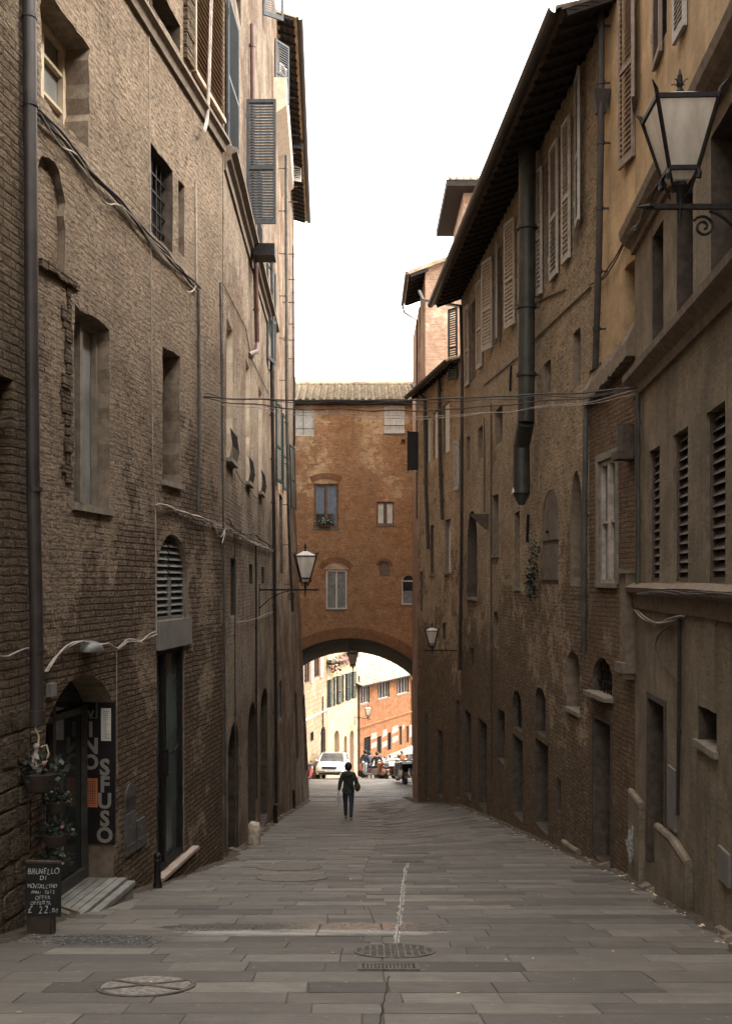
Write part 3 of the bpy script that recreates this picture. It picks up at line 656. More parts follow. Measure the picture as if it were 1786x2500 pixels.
# plastered middle house
L2 = Fac('plastered_house', l2(16.3), l2(28.3), gz(-2.7, 28.3), 21, M['left_plaster'], 'tall pale plastered house beyond the wine shop house, with iron window baskets', 'house', reveal=M['cream_reveal'], T=4)
for xl, xr, t, b in ((553, 568, (568, 808), (575, 1143)), (600, 609, (609, 899), (613, 1190)), (631, 639, (639, 961), (645, 1216))):
    o = L2.op(xl, xr, t, b, 'glass', .32, mull=1, mat=M['white_frame'], pane=M['pane_grey'], sill=True, sillp=.1)
L2.op(563, 576, (576, 1366), (576, 1500), 'dark', .3)
L2.op(608, 616, (616, 1378), (616, 1425), 'dark', .3)
L2.op(638, 645, (645, 1385), (645, 1425), 'dark', .3)
L2.op(557, 582, (571, 1763), (578, 2080), 'door', .35, arch=.5, mat=M['dark_wood'], jit=.02)
L2.op(606, 624, (614, 1717), (622, 2030), 'blind', .3, arch=.5, jit=.02)
L2.op(636, 653, (644, 1683), (652, 1990), 'door', .35, arch=.4, mat=M['dark_wood'])
L2.op(574, 588, (580, -50), (580, 20), 'dark', .3)
L2.build()
for o in L2.ops[:3]:
    m = MB(); a, b, z0 = o['u0'] - .05, o['u1'] + .05, o['z0']
    for i in range(9): uu = a + (b - a) * i / 8; m.tube([(uu, -.06, z0), (uu, -.11, z0 + .22), (uu, -.07, z0 + .5)], .006, 5)
    for y, zz in ((-.065, z0 + .03), (-.11, z0 + .24), (-.07, z0 + .5)): m.bar((a, y, zz), (b, y, zz), .014)
    L2.part(m, 'window_basket', M['iron'], parent=o['obj'])
zc = 8.55
L2.cornice([(0, zc - .3), (.04, zc - .3), (.05, zc - .16), (.12, zc - .12), (.13, zc - .04), (.22, zc), (.22, zc + .07), (.05, zc + .12), (0, zc + .12)], u0=.1, u1=L2.u(664), mat=M['reveal_brown'])
# shutters of the plastered house
D_ = lambda fac, D: (D - fac.A.y) / fac.d.y
L2.leaf(D_(L2, 16.5), 8.75, 11.25, 1.15, 1, 3, M['shutter_blue'], label='dark blue shutter folded flat against the wall', off=-.05)
L2.leaf(L2.u(598), 8.68, L2.z(598, 243), .60, 1, 93, M['shutter_blue'], label='large blue-grey shutter standing open above the cornice', off=-.03, lap=.46)
L2.leaf(L2.u(612), 14.6, 17, .6, 1, 60, M['shutter_blue'], label='high blue shutter hanging open')
L2.leaf(L2.u(640), 15.5, 17.8, .55, 1, 60, M['shutter_blue'])
L2.leaf(L2.u(622), 8.75, 11.0, 1.0, 1, 3, M['shutter_blue'])
L2.leaf(L2.u(650), 7.3, 9.8, .9, 1, 10, M['shutter_blue'])
m = MB(); a = L2.u(606); m.box(a, a + .5, -.55, -.1, 8.3, 8.55); L2.part(m, 'flower_box', M['iron'], label='dark box hanging under the open shutter')
L2.pipe([(616, 60), (618, 400), (622, 600), (628, 838)], .055, M['pipe_brown'], off=-.08)
L2.pipe([(628, 838), (626, 858), (616, 866, 0)], .055, M['pipe_brown'], off=-.08, brackets=0)
L2.pipe([(538, 690), (545, 1250), (552, 2080)], .018, M['pipe_grey'], 'conduit', off=-.03)
L2.pipe([(573, 1300), (575, 2070)], .012, M['pipe_grey'], 'conduit', off=-.03)
L2.pipe([(625, 1330), (627, 1950)], .02, M['pipe_dark'], 'conduit', off=-.03)
L2.pipe([(663, 870), (669, 1300), (673, 1700), (675, 1960)], .05, M['pipe_dark'], off=-.09)
L2.pipe([(543, 690), (600, 800), (612, 870), (655, 960)], .008, M['cable_dark'], 'conduit', off=-.02, brackets=0)

# far left house with battered foot and overhanging roof
def warp3(v):
    k = max(0, min(1, v.x / 20)); t = max(0, (6.2 - v.z)) / 15.4
    return Vector((v.x, v.y - .74 * k * t, v.z))
L3 = Fac('battered_house', l3(28.35), l3(48.55), gz(-2.8, 48.5), 18.9, M['left_far'], 'tall far left house with a sloping foot, reaching the archway', 'house', T=4, warp=warp3, cuts=[6.2, 4.5, 3, 1, -1, -3, -5, -7, -9], reveal=M['reveal_brown'])
L3.op(680, 687, (684, 1210), (684, 1400), 'dark', .2)
L3.op(676, 681, (678, 1665), (678, 1760), 'louver', .15, pitch=.12)
L3.op(702, 706, (704, 1690), (706, 1850), 'dark', .2, arch=.3)
L3.op(714, 719, (716, 1700), (718, 1880), 'dark', .2, arch=.3)
L3.build()
L3.eave(D_(L3, 30.9), L3.L, 18.95, .62, .3, 4, rafter=.5)
for x, zt_, zb_, lw, ang, mt in ((669, 94, 238, .6, 40, 'shutter_blue'), (679, 150, 290, .6, 25, 'shutter_grey'), (690, 190, 300, .6, 10, 'shutter_blue'), (701, 236, 360, .62, 85, 'shutter_blue'), (706, 362, 440, .5, 70, 'shutter_grey')):
    L3.leaf(L3.u(x), L3.z(x, zb_), L3.z(x, zt_), lw, 1, ang, M[mt], slat=.07)
for x, yt, yb, w_ in ((672, 980, 1175, .9), (688, 1010, 1195, .9), (706, 1085, 1240, 1.2)):
    L3.leaf(L3.u(x), L3.z(x, yb), L3.z(x, yt), w_, 1, 8, M['shutter_green'], slat=.08)
L3.pipe([(699, 380), (700, 1000), (703, 1300), (707, 1492)], .055, M['pipe_grey'], off=-.25)
L3.pipe([(716, 600), (717, 860), (718, 1090)], .04, M['pipe_dark'], off=-.06)
L3.pipe([(664, 600), (667, 1000)], .05, M['pipe_grey'], off=-.1)
a, b = L3.u(668), L3.u(690)
m = MB().box(a, b, -.38, .02, L3.z(690, 460), L3.z(690, 405)); m.hull8([(a, 0, L3.z(690, 480)), (b, 0, L3.z(690, 480)), (b, .02, L3.z(690, 480)), (a, .02, L3.z(690, 480))], [(a, -.38, L3.z(690, 460)), (b, -.38, L3.z(690, 460)), (b, .02, L3.z(690, 460)), (a, .02, L3.z(690, 460))])
L3.part(m, 'oriel_box', M['cream_reveal'])
m = MB()
for yy in (238, 374, 415, 620, 738, 830):
    p = L3.u(690); z_ = L3.z(690, yy); m.bar((p, 0, z_), (p, -.45, z_), .03); m.bar((p + 3, 0, z_ + .0), (p + 3, -.45, z_), .03)
L3.part(m, 'line_brackets', M['rust'])

# ================================================================== ARCH HOUSE
AX = -.82; AD = 48.6
AR = Fac('arch_house', (-5.4, AD), (3.4, AD), -9.3, 10.15, M['arch_brick'], 'orange-brown brick house spanning the street over the archway', 'house', reveal=M['arch_brick'], T=5.4)
def arch_pts(zap, n=20, half=3.4, rad=4.84, u=lambda x: x + 5.4, zbot=-10.4, inner=0):
    th = math.asin(half / rad); pts = [(u(AX - half), zbot)]
    pts.append((u(AX + half), zbot))
    for i in range(n + 1): t = th - 2 * th * i / n; pts.append((u(AX + rad * math.sin(t)), zap - rad + rad * math.cos(t)))
    return pts
front = arch_pts(-1.36)
AR.op(719, 767, (767, 997), (767, 1064), 'glass', .14, mull=1, mat=M['white_frame'], pane=M['pane_dark'], curtain=[(.02, .42, 0, 1), (.55, .98, 0, 1)])
AR.op(938, 987, (938, 991), (938, 1058), 'glass', .1, mull=1, mat=M['white_frame'], pane=M['curtain'], sill=True)
AR.op(766, 826, (826, 1181), (826, 1290), 'glass', .14, mull=1, fr=.1, mat=M['brown_wood'], pane=M['pane_dark'], curtain=[(.06, .42, .33, 1), (.55, .94, .33, 1)], cmat=M['curtain_blue'], sill=True)
AR.op(919, 961, (919, 1225), (919, 1281), 'glass', .14, mull=1, fr=.07, mat=M['brown_wood'], pane=M['pane_dark'], curtain=[(.04, .4, 0, 1), (.6, .96, 0, 1)], sill=True)
AR.op(796, 846, (846, 1393), (846, 1487), 'glass', .1, mull=1, mat=M['shutter_white'], pane=M['pane_grey'], curtain=[(.06, .94, .04, .98)], cmat=simple('net_curtain', (.2, .19, .17), .9), sill=True)
AR.op(925, 950, (938, 1370), (938, 1407), 'dark', .12, mat=M['reveal_brown'], arch=.25, name='niche')
AR.op(980, 1014, (997, 1402), (980, 1476), 'glass', .14, mull=0, arch=.33, mat=M['shutter_white'], pane=M['pane_dark'], curtain=[(.05, .95, 0, .45)], cmat=simple('net_curtain', (.2, .19, .17), .9), sill=True)
AR.build(closed=False, extra_holes=[front])
# body of the arch house: sides, top, passage vault and rear wall
ox = lambda X: X + 5.4
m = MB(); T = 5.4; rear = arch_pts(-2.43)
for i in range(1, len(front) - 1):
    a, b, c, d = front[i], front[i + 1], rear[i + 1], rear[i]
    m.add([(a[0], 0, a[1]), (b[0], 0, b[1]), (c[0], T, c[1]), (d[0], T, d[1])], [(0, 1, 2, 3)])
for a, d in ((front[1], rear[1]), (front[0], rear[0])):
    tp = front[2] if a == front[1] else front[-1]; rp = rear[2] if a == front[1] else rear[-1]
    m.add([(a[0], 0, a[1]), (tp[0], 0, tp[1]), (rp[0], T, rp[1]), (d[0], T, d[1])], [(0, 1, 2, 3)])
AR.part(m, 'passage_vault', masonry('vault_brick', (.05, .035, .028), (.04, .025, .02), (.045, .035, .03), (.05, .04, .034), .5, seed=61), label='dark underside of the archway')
m = MB(); lp = [[Vector((0, -10.5, 0)), Vector((8.8, -10.5, 0)), Vector((8.8, 10.15, 0)), Vector((0, 10.15, 0))], [Vector((a, b, 0)) for a, b in rear]]
flat = [p for l in lp for p in l]; m.add([(p.x, T, p.y) for p in flat], [tuple(t) for t in tessellate_polygon(lp)])
for x in (0, 8.8): m.add([(x, 0, -10.5), (x, T, -10.5), (x, T, 10.15), (x, 0, 10.15)], [(0, 1, 2, 3)])
m.add([(0, 0, 10.15), (8.8, 0, 10.15), (8.8, T, 10.15), (0, T, 10.15)], [(0, 1, 2, 3)])
AR.part(m, 'rear_wall', M['arch_brick'])
# brick voussoirs
def vous(fac, cx, zc, rad, a0, a1, n, h, name='brick_arch', mat=None, y=-.012):
    m = MB()
    for i in range(n):
        t = a0 + (a1 - a0) * (i + .5) / n; w = abs(a1 - a0) / n * .8 / 2
        P = lambda r, tt: (cx + r * math.sin(tt), zc + r * math.cos(tt))
        q = [P(rad, t - w), P(rad, t + w), P(rad + h, t + w), P(rad + h, t - w)]; yy = y - ru(0, .006)
        m.hull8([(q[0][0], yy, q[0][1]), (q[1][0], yy, q[1][1]), (q[1][0], .01, q[1][1]), (q[0][0], .01, q[0][1])], [(q[3][0], yy, q[3][1]), (q[2][0], yy, q[2][1]), (q[2][0], .01, q[2][1]), (q[3][0], .01, q[3][1])])
    return fac.part(m, name, mat or M['vous'])
M['vous'] = masonry('vous', (.42, .2, .1), (.33, .14, .07), (.42, .28, .17), (.46, .28, .15), .2, bw=.9, rh=.9, seed=66)
th = math.asin(3.4 / 4.84)
vous(AR, ox(AX), -1.36 - 4.84, 4.85, -th, th, 96, .5); 
c = AR.u(796); vous(AR, AR.u(796), AR.z(796, 1172) - 1.5, 1.55, -.46, .46, 20, .3)
vous(AR, AR.u(820), AR.z(820, 1375) - .78, .8, -.95, .95, 28, .28)
vous(AR, AR.u(938), AR.z(938, 1383), .27, -1.5, 1.5, 15, .14)
m = MB(); cx = AR.u(820); zc = AR.z(820, 1375) - .78; pts = [(cx + .78 * math.sin(t), zc + .78 * math.cos(t)) for t in [(.9 - 1.8 * i / 10) for i in range(11)]]
m.poly(pts, -.008, .01); AR.part(m, 'plaster_lunette', M['pink_brick'])
# roof of barrel tiles
m = MB(); rz = lambda y: 10.2 + (y + .3) * .42; u0, u1 = 1.7, 8.8
m.hull8([(u0, -.3, rz(-.3) - .08), (u1, -.3, rz(-.3) - .08), (u1, 3, rz(3) - .08), (u0, 3, rz(3) - .08)], [(u0, -.3, rz(-.3) - .02), (u1, -.3, rz(-.3) - .02), (u1, 3, rz(3) - .02), (u0, 3, rz(3) - .02)])
rf = AR.part(m, 'roof', M['tile'], label='weathered pale barrel-tile roof')
m = MB(); n = 21; rows = 9
for i in range(n):
    uc = u0 + (i + .5) * (u1 - u0) / n
    for kind in (0, 1):
        for r in range(rows):
            ya = -.36 + r * .36; yb = ya + .44; j = ru(-.02, .02); j2 = ru(-.015, .015); cu = uc + (0 if kind else (u1 - u0) / n / 2); ring = []
            for yy, rr, lf in ((ya, .115, .05), (yb, .09, .0)):
                for q in range(7):
                    t = math.pi * q / 6; sgn = 1 if kind else -1
                    ring.append((cu + j + rr * math.cos(t), yy + j2, rz(yy) + lf * (1 if kind else .7) + (.03 if kind else .06) + sgn * rr * math.sin(t) * (.95 if kind else .55)))
            m.add(ring, [(q, q + 1, q + 8, q + 7) for q in range(6)] + ([(0, 6, 5, 4, 3, 2, 1)] if kind else []))
AR.part(m, 'roof_tiles', masonry('roof_tile_mat', (.52, .42, .3), (.42, .3, .2), (.5, .45, .35), (.36, .36, .25), .35, bw=.34, rh=.2, ms=.002, seed=71, streak=.1, bumpd=.004), parent=rf)
m = MB(); n = 20
for i in range(n): ua = u0 + i * (u1 - u0) / n; m.tube([(ua - .03, 3.0, rz(3) + .06), (ua + .4, 3.0, rz(3) + .07)], [.13, .11], 10)
AR.part(m, 'ridge_tiles', M['tile'], parent=rf)
m = MB(); m.tube([(u0, -.38, 10.14), (u1, -.38, 10.14)], .07, 8); m.box(u0, u1, -.3, 0, 10.03, 10.1); AR.part(m, 'gutter', M['pipe_dark'])
# flowers on the sill, iron bars across the upper windows
m = MB(); zz = AR.z(796, 1287)
for i in range(170): m.leaf((AR.u(793) + random.gauss(0, .22), -.08 + random.gauss(0, .06), zz + .1 + abs(random.gauss(0, .13))), .09)
fp = AR.part(m, 'window_plant', M['leafgreen']); fp['kind'] = 'stuff'
m = MB()
for i in range(22): m.ball((AR.u(793) + random.gauss(0, .2), -.12 + random.gauss(0, .05), zz + .2 + abs(random.gauss(0, .1))), .028, 5)
AR.part(m, 'flowers', M['shutter_white'], parent=fp)
m = MB(); m.box(AR.u(780), AR.u(806), -.16, .0, zz, zz + .12); AR.part(m, 'flower_trough', M['rust'], parent=fp)
m = MB(); m.bar((AR.u(719), -.02, AR.z(767, 1047)), (AR.u(767), -.02, AR.z(767, 1047)), .03); m.bar((AR.u(937), -.02, AR.z(937, 1039)), (AR.u(987), -.02, AR.z(937, 1039)), .03); AR.part(m, 'safety_bar', M['iron'])
m = MB().box(AR.u(979), AR.u(988), -.12, 0, AR.z(983, 1079), AR.z(983, 1073)); AR.part(m, 'vent', M['iron'])
AR.pipe([(1016, 900), (1016, 1300), (1017, 1660), (1019, 1945)], .07, M['pipe_dark'], off=-.25, brackets=3)
AR.pipe([(719, 920), (719, 1085)], .05, M['pipe_dark'], off=-.12)

# ================================================================== RIGHT SIDE
def r1(D): return (3.29 + .0865 * (D - 8.96), D)
def r2(D): return (3.70 - .0506 * (D - 13.7), D)
def r3(D): return (2.87 - .162 * (D - 30.07), D)
ochre, grey = M['ochre_render'], M['grey_render']
R1 = Fac('grey_house', r1(13.72), r1(-22), gz(3.5, 13.7), 6.0, grey, 'grey-brown rendered house at the right edge with stone string courses and louvred windows', 'house', T=4, reveal=M['reveal_brown'])
for xl, xr, t in ((1583, 1609, (1609, 1087)), (1642, 1678, (1678, 1040)), (1722, 1769, (1769, 978)), (1830, 1900, (1890, 900))):
    o = R1.op(xl, xr, t, (1609, 1432), 'louver', .13, pitch=.10, mat=simple('louver_dark', (.09, .07, .055), .75), jit=.006); o['z0'] = 1.47
for xl, xr, t in ((1591, 1618, (1618, 591)), (1651, 1690, (1690, 484)), (1734, 1800, (1786, 342))):
    o = R1.op(xl, xr, t, (1609, 900), 'dark', .34, mat=M['dark_inside'], rm=2, jit=.006); o['z0'] = 4.32; o['z1'] = 5.86
    o['z1'] = min(5.8, o['z1'])
R1.op(1583, 1622, (1583, 1703), (1622, 2160), 'door', .45, mat=M['dark_wood'], surround=.08, surmat=M['reveal_dark'])
o = R1.op(1703, 1748, (1703, 1722), (1703, 1808), 'dark', .35, sill=True)
R1.build()
R1.cornice([(0, 5.98), (.05, 5.98), (.06, 6.05), (.14, 6.1), (.2, 6.18), (.22, 6.28), (.05, 6.36), (-.1, 6.36), (-.1, 5.98)], mat=M['reveal_brown'])
R1.cornice([(0, 3.98), (.04, 3.98), (.05, 4.1), (.1, 4.14), (.17, 4.2), (.18, 4.28), (.02, 4.34), (0, 4.34)], mat=M['reveal_brown'])
R1.cornice([(0, 1.12), (.03, 1.12), (.04, 1.3), (.12, 1.34), (.14, 1.40), (.03, 1.46), (0, 1.46)], mat=M['reveal_brown'])
R1u = Fac('', r1(13.72), r1(-22), gz(3.5, 13.7), 12.8, ochre, T=4, root=R1, wallname='upper_wall')
# the upper storey stands on the top cornice
R1u.zb = 6.3 + 1.2
R1u.op(1597, 1626, (1597, -80), (1597, 150), 'dark', .25)
R1u.build()
R1u.leaf(R1.u(1600), R1.z(1600, 175), R1.z(1600, 175) + 2.4, .5, 1, 2, M['shutter_brown'])
R1u.leaf(R1.u(1678), R1.z(1678, 60), R1.z(1678, 60) + 2.4, .42, -1, 4, M['shutter_grey'], label='pale shutter leaf at the upper right')
# drips, pipe and meter door
R1.pipe([(1657, 1510), (1656, 1700), (1653, 1990)], .02, M['pipe_dark'], 'conduit', off=-.03)
R1.pipe([(1556, 960), (1556, 1440)], .03, M['pipe_grey'], off=-.05)
R1.pipe([(1552, 1000), (1552, 1400)], .012, M['cable_dark'], 'conduit', off=-.09, brackets=0)
m = MB().box(R1.u(1757), R1.u(1783), -.03, .01, R1.z(1757, 2140), R1.z(1757, 2062)); R1.part(m, 'meter_door', M['lintel_grey'], label='pale square meter door low on the grey wall')
m = MB().box(R1.u(1633), R1.u(1651), -.03, .0, R1.z(1640, 2020), R1.z(1640, 1872)); R1.part(m, 'wall_plate', M['lintel_grey'])
# sloping ramp-like plinth pieces beside the door
def coping(fac, xs, name, label=None, th=.08):
    m = MB(); P = [(fac.u(x), fac.z(x, y)) for x, y in xs]
    for (a, za), (b, zb_) in zip(P, P[1:]):
        m.hull8([(a, -th, za - 2.2), (b, -th, zb_ - 2.2), (b, .02, zb_ - 2.2), (a, .02, za - 2.2)], [(a, -th, za), (b, -th, zb_), (b, .02, zb_), (a, .02, za)])
        m.tube([(a, -th * .5, za), (b, -th * .5, zb_)], th * .62, 8)
    return fac.part(m, name, M['grey_render'], label=label)
coping(R1, [(1612, 2018), (1650, 2050), (1690, 2110)], 'plinth', 'worn sloping plinth with rounded coping right of the door')
coping(R1, [(1540 + 6, 1932), (1560, 1950), (1573, 1968)], 'plinth')

# ochre and brick strip
SB = Fac('ochre_house', r2(16.0), r2(13.68), gz(3.7, 16), 4.75, M['strip_brick'], 'narrow ochre and brick house with a tall window, between grey house and duct', 'house', T=4, reveal=M['reveal_brown'])
SB.op(1460, 1503, (1503, 1112), (1490, 1426), 'glass', .1, mull=1, trans=(.5,), fr=.07, mat=M['cable_pale'], pane=M['pane_grey'], sill=True, surround=.12, surmat=M['stone_sill'])
SB.op(1446, 1494, (1474, 1608), (1492, 1705), 'grille', .35, arch=.35, sill=True, sillp=.14, gy=.08)
SB.op(1450, 1491, (1491, 1772), (1490, 2128), 'door', .5, mat=M['dark_wood'], surround=.07, surmat=M['reveal_dark'])
SB.build()
SBu = Fac('', r2(16.0), r2(13.68), gz(3.7, 16), 12.8, ochre, T=4, root=SB, wallname='upper_wall', top=None)
SBu.us = SB.u(1467); SBu.zb = 4.7 + 1.2
SBu.op(1523, 1549, (1523, 655), (1523, 830), 'blind', .25)
SBu.build()
m = MB(); n = 22; a, b = 0, SB.L - .02
for i in range(n):   # worn sloping ledge where the brick stands proud
    ua, ub = a + (b - a) * i / n, a + (b - a) * (i + 1) / n; h0 = 4.62 + .3 * i / n + ru(-.03, .03); h1 = 4.62 + .3 * (i + 1) / n + ru(-.03, .03)
    m.hull8([(ua, -.12, h0 - .35), (ub, -.12, h1 - .35), (ub, .05, h1 - .35), (ua, .05, h0 - .35)], [(ua, -.11, h0 - .12), (ub, -.11, h1 - .12), (ub, .05, h1 + .2), (ua, .05, h0 + .2)])
SB.part(m, 'ledge', M['reveal_brown'], label='pale sloping mortar ledge over the brickwork')
m = MB(); m.box(SB.L - .3, SB.L - .02, -.13, .02, SB.z(1535, 1620), SB.z(1535, 1400)); m.box(SB.L - .34, SB.L, -.19, .02, SB.z(1535, 1640), SB.z(1535, 1615)); m.box(SB.L - .34, SB.L, -.18, .02, SB.z(1535, 1400), SB.z(1535, 1388)); m.box(SB.L - .28, SB.L - .06, -.16, .02, SB.z(1535, 1655), SB.z(1535, 1640))
SB.part(m, 'pilaster', M['reveal_brown'], label='short rendered pilaster with moulded base')
m = MB(); m.box(SB.L - .3, SB.L - .05, -.16, .02, SB.z(1535, 1105), SB.z(1535, 1040)); m.box(SB.L - .34, SB.L - .02, -.24, .02, SB.z(1535, 1125), SB.z(1535, 1105)); SB.part(m, 'bracket_stone', M['reveal_dark'])
# large shutter pair over the ledge
SBu.leaf(SB.u(1551), SB.z(1540, 395), SB.z(1540, 395) + 3.0, .5, -1, 6, M['shutter_brown'], label='large grey-tan shutter lying against the ochre wall', slat=.075, lap=.3)
SBu.leaf(SB.L + .02, SB.z(1548, 275), SB.z(1548, 275) + 2.9, .42, 1, 20, M['shutter_brown'], label='grey-tan shutter standing half open behind the lantern', slat=.06)

# roofed brick house with the big duct
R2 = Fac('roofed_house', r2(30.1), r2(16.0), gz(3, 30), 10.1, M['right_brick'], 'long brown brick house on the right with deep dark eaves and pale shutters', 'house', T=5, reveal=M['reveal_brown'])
def win(x, w_, yb, h_, fill='glass', **kw):  # upper windows: x left edge px, metres wide, bottom px
    u = R2.u(x); zz = R2.z(x, yb); return R2.opm(u, u + w_, zz, zz + h_, fill, .25, **kw)
UW = [win(1328, .6, 700, 2.3, mat=M['shutter_brown']), win(1398, .35, 615, 2.3, mat=M['shutter_brown']), win(1206, .75, 845, 2.2, mat=M['shutter_brown']), win(1149, .9, 935, 2.2, mat=M['shutter_brown'])]
R2.op(1138, 1146, (1138, 1070), (1138, 1153), 'blind', .25)
R2.op(1166, 1177, (1166, 1048), (1166, 1124), 'blind', .2)
R2.op(1207, 1226, (1207, 1004), (1207, 1090), 'blind', .25)
R2.op(1201, 1216, (1201, 1212), (1201, 1357), 'glass', .35, sill=True, mat=M['dark_wood'])
R2.op(1140, 1164, (1152, 1247), (1150, 1460), 'dark', .3, mat=M['reveal_dark'], arch=.9, sill=True)
R2.op(1327, 1344, (1327, 890), (1327, 970), 'blind', .2)
R2.op(1398, 1416, (1398, 815), (1398, 950), 'blind', .2)
R2.op(1256, 1268, (1256, 1252), (1256, 1436), 'glass', .2, mat=M['curtain'], pane=M['pane_grey'], sill=True)
o = R2.op(1324, 1362, (1345, 1195), (1350, 1428), 'door', .03, arch=.5, mat=M['old_wood'], boards=1, label='old wooden hatch in a pointed arch, ivy at its foot')
R2.op(1391, 1420, (1405, 1150), (1405, 1430), 'blind', .2, arch=.9)
R2.op(1382, 1414, (1397, 1588), (1400, 1735), 'blind', .25, arch=.3, sill=True)
R2.op(1305, 1331, (1318, 1678), (1318, 1792), 'dark', .3, arch=.3)
R2.op(1305, 1337, (1305, 1800), (1335, 2040), 'door', .45)
R2.op(1250, 1272, (1258, 1684), (1262, 1782), 'grille', .3, arch=.4)
R2.op(1250, 1275, (1250, 1790), (1275, 2010), 'door', .4)
R2.op(1212, 1231, (1212, 1727), (1212, 1850), 'dark', .4)
R2.op(1167, 1187, (1167, 1751), (1167, 1960), 'door', .4)
R2.op(1134, 1149, (1134, 1731), (1134, 1935), 'door', .4)
R2.op(1146, 1155, (1150, 1582), (1150, 1625), 'dark', .3)
R2.op(1204, 1216, (1210, 1493), (1210, 1580), 'blind', .2, arch=.2)
R2.op(1357, 1368, (1360, 1900), (1360, 1980), 'blind', .1)
R2.build()
R2.part(MB().box(R2.L, R2.L + SBu.us, 0, 3, 4.85, 10.1), 'wall', M['right_brick'])
R2.eave(0, R2.L + 1.5, 9.78, .82, .36, 5, rafter=.42, mat=simple('dark_tile', (.12, .09, .07), .9, var=.4))  # darker tile colour for these eaves
sg = M['shutter_grey']
for x, yb, h_, w_, side, ang in ((1327, 715, 2.45, .58, -1, 8), (1347, 690, 2.45, .58, 1, 0), (1396, 628, 2.45, .45, -1, 2), (1411, 562, 2.5, .5, 1, 9), (1205, 848, 2.25, .58, -1, 16), (1260, 790, 2.35, .58, -1, 11), (1180, 893, 2.3, .58, -1, 5), (1147, 938, 2.3, .58, -1, 2), (1217, 838, 2.25, .5, 1, 12)):
    R2.leaf(R2.u(x), R2.z(x, yb), R2.z(x, yb) + h_, w_, side, ang, sg, slat=.085, off=-.05, lap=.3)
DU = M['duct']
du = R2.pipe([(1286, 290), (1285, 700), (1283, 1030)], .165, DU, 'flue_duct', off=-.27, n=18, brackets=2.2, label='wide dark metal flue duct running down the wall')
R2.pipe([(1283, 1030), (1272, 1090), (1273, 1205)], .165, DU, 'flue_duct', off=-.27, n=18, brackets=0)
P = [(R2.u(1271, -.27), -.27, R2.z(1271, 1196, -.27)), (R2.u(1272, -.27), -.27, R2.z(1272, 1206, -.27))]
m = MB().tube(P, .185, 18); R2.part(m, 'duct_collar', M['shutter_white'], parent=None)
P = [Vector(P[1]), Vector(P[1]) + Vector((0, 0, -.22))]; m = MB().tube(P, [.17, .06], 18); R2.part(m, 'duct_cap', DU)
R2.pipe([(1430, 955), (1426, 1200), (1423, 1590)], .045, M['pipe_grey'], off=-.07)
R2.pipe([(1466, 20), (1466, 300), (1461, 620), (1452, 900)], .05, M['pipe_dark'], off=-.14, label='dark drainpipe with rain head, left of the ochre wall')
a, z_ = R2.u(1464, -.14), R2.z(1464, 245, -.14); m = MB().hull8([(a - .06, -.2, z_ - .2), (a + .06, -.2, z_ - .2), (a + .06, -.06, z_ - .2), (a - .06, -.06, z_ - .2)], [(a - .12, -.27, z_ + .12), (a + .12, -.27, z_ + .12), (a + .12, -.01, z_ + .12), (a - .12, -.01, z_ + .12)]); R2.part(m, 'rain_head', M['pipe_dark'])
P3 = [(1084, 722, -.9), (1090, 738, -.8), (1122, 750, -.12)]
R2.pipe([(1078, 712, -.9), (1085, 733, -.85), (1124, 748, -.14), (1127, 900, -.14), (1126, 1300, -.14), (1122, 1636, -.14)], .05, M['pipe_dark'], off=-.14, brackets=0)
# anchors and cornice line, iron bracket and plants
R2.pipe([(1290, 745), (1378, 752 - 45)], .014, M['cable_dark'], 'conduit', off=-.02, brackets=0)
R2.pipe([(1180, 940), (1265, 870), (1302, 830), (1340, 795), (1440, 700)], .014, M['cable_dark'], 'conduit', off=-.02, brackets=0)
R2.pipe([(1198, 985), (1198, 1400), (1199, 1900)], .018, M['cable_dark'], 'conduit', off=-.03, brackets=0)
R2.pipe([(1181, 1020), (1182, 1250)], .014, M['cable_dark'], 'conduit', off=-.03, brackets=0)
m = MB()
for x, y in ((1247, 925), (1289, 1290)): c = (R2.u(x), -.03, R2.z(x, y)); m.bar((c[0], -.03, c[2] - .28), (c[0] + .1, -.03, c[2] + .28), .05)
R2.part(m, 'wall_anchor', M['iron'])
a, z_ = R2.u(1190), R2.z(1190, 1255); m = MB().hull8([(a, -.5, z_ - .02), (a + .1, -.5, z_ - .02), (a + .1, 0, z_ - .02), (a, 0, z_ - .02)], [(a, -.5, z_), (a + .1, -.5, z_), (a + .1, 0, z_), (a, 0, z_)]); m.hull8([(a, -.06, z_ - .4), (a + .1, -.06, z_ - .4), (a + .1, 0, z_ - .4), (a, 0, z_ - .4)], [(a, -.48, z_ - .02), (a + .1, -.48, z_ - .02), (a + .1, 0, z_ - .02), (a, 0, z_ - .02)]); R2.part(m, 'bracket', M['reveal_dark'])
m = MB(); z_ = R2.z(1310, 1425)
for i in range(260): k = rnd() ** 1.8; m.leaf((R2.u(1318) + random.gauss(-.25 + k * .35, .14), -.06 - ru(0, .14), z_ + k * 1.0 + random.gauss(-.15, .1)), .08)
R2.part(m, 'ivy', M['leafdark'])
coping(R2, [(1380, 2055), (1400, 2070), (1418, 2080)], 'plinth')
# dormer and chimney behind the eaves
m = MB(); p = at(1272, 240, 23); m.lathe([(.16, -2.5), (.16, .0), (.22, .02), (.22, .08), (.12, .2)], 14, p)
o = m.build('chimney_pipe', M['shutter_white'], None, smooth=True, loc=(0, 0, 0)); o.parent = R2.root; o.matrix_parent_inverse = (Matrix.Translation((R2.A.x, R2.A.y, R2.zr)) @ Matrix.Rotation(R2.ang, 4, 'Z')).inverted(); 

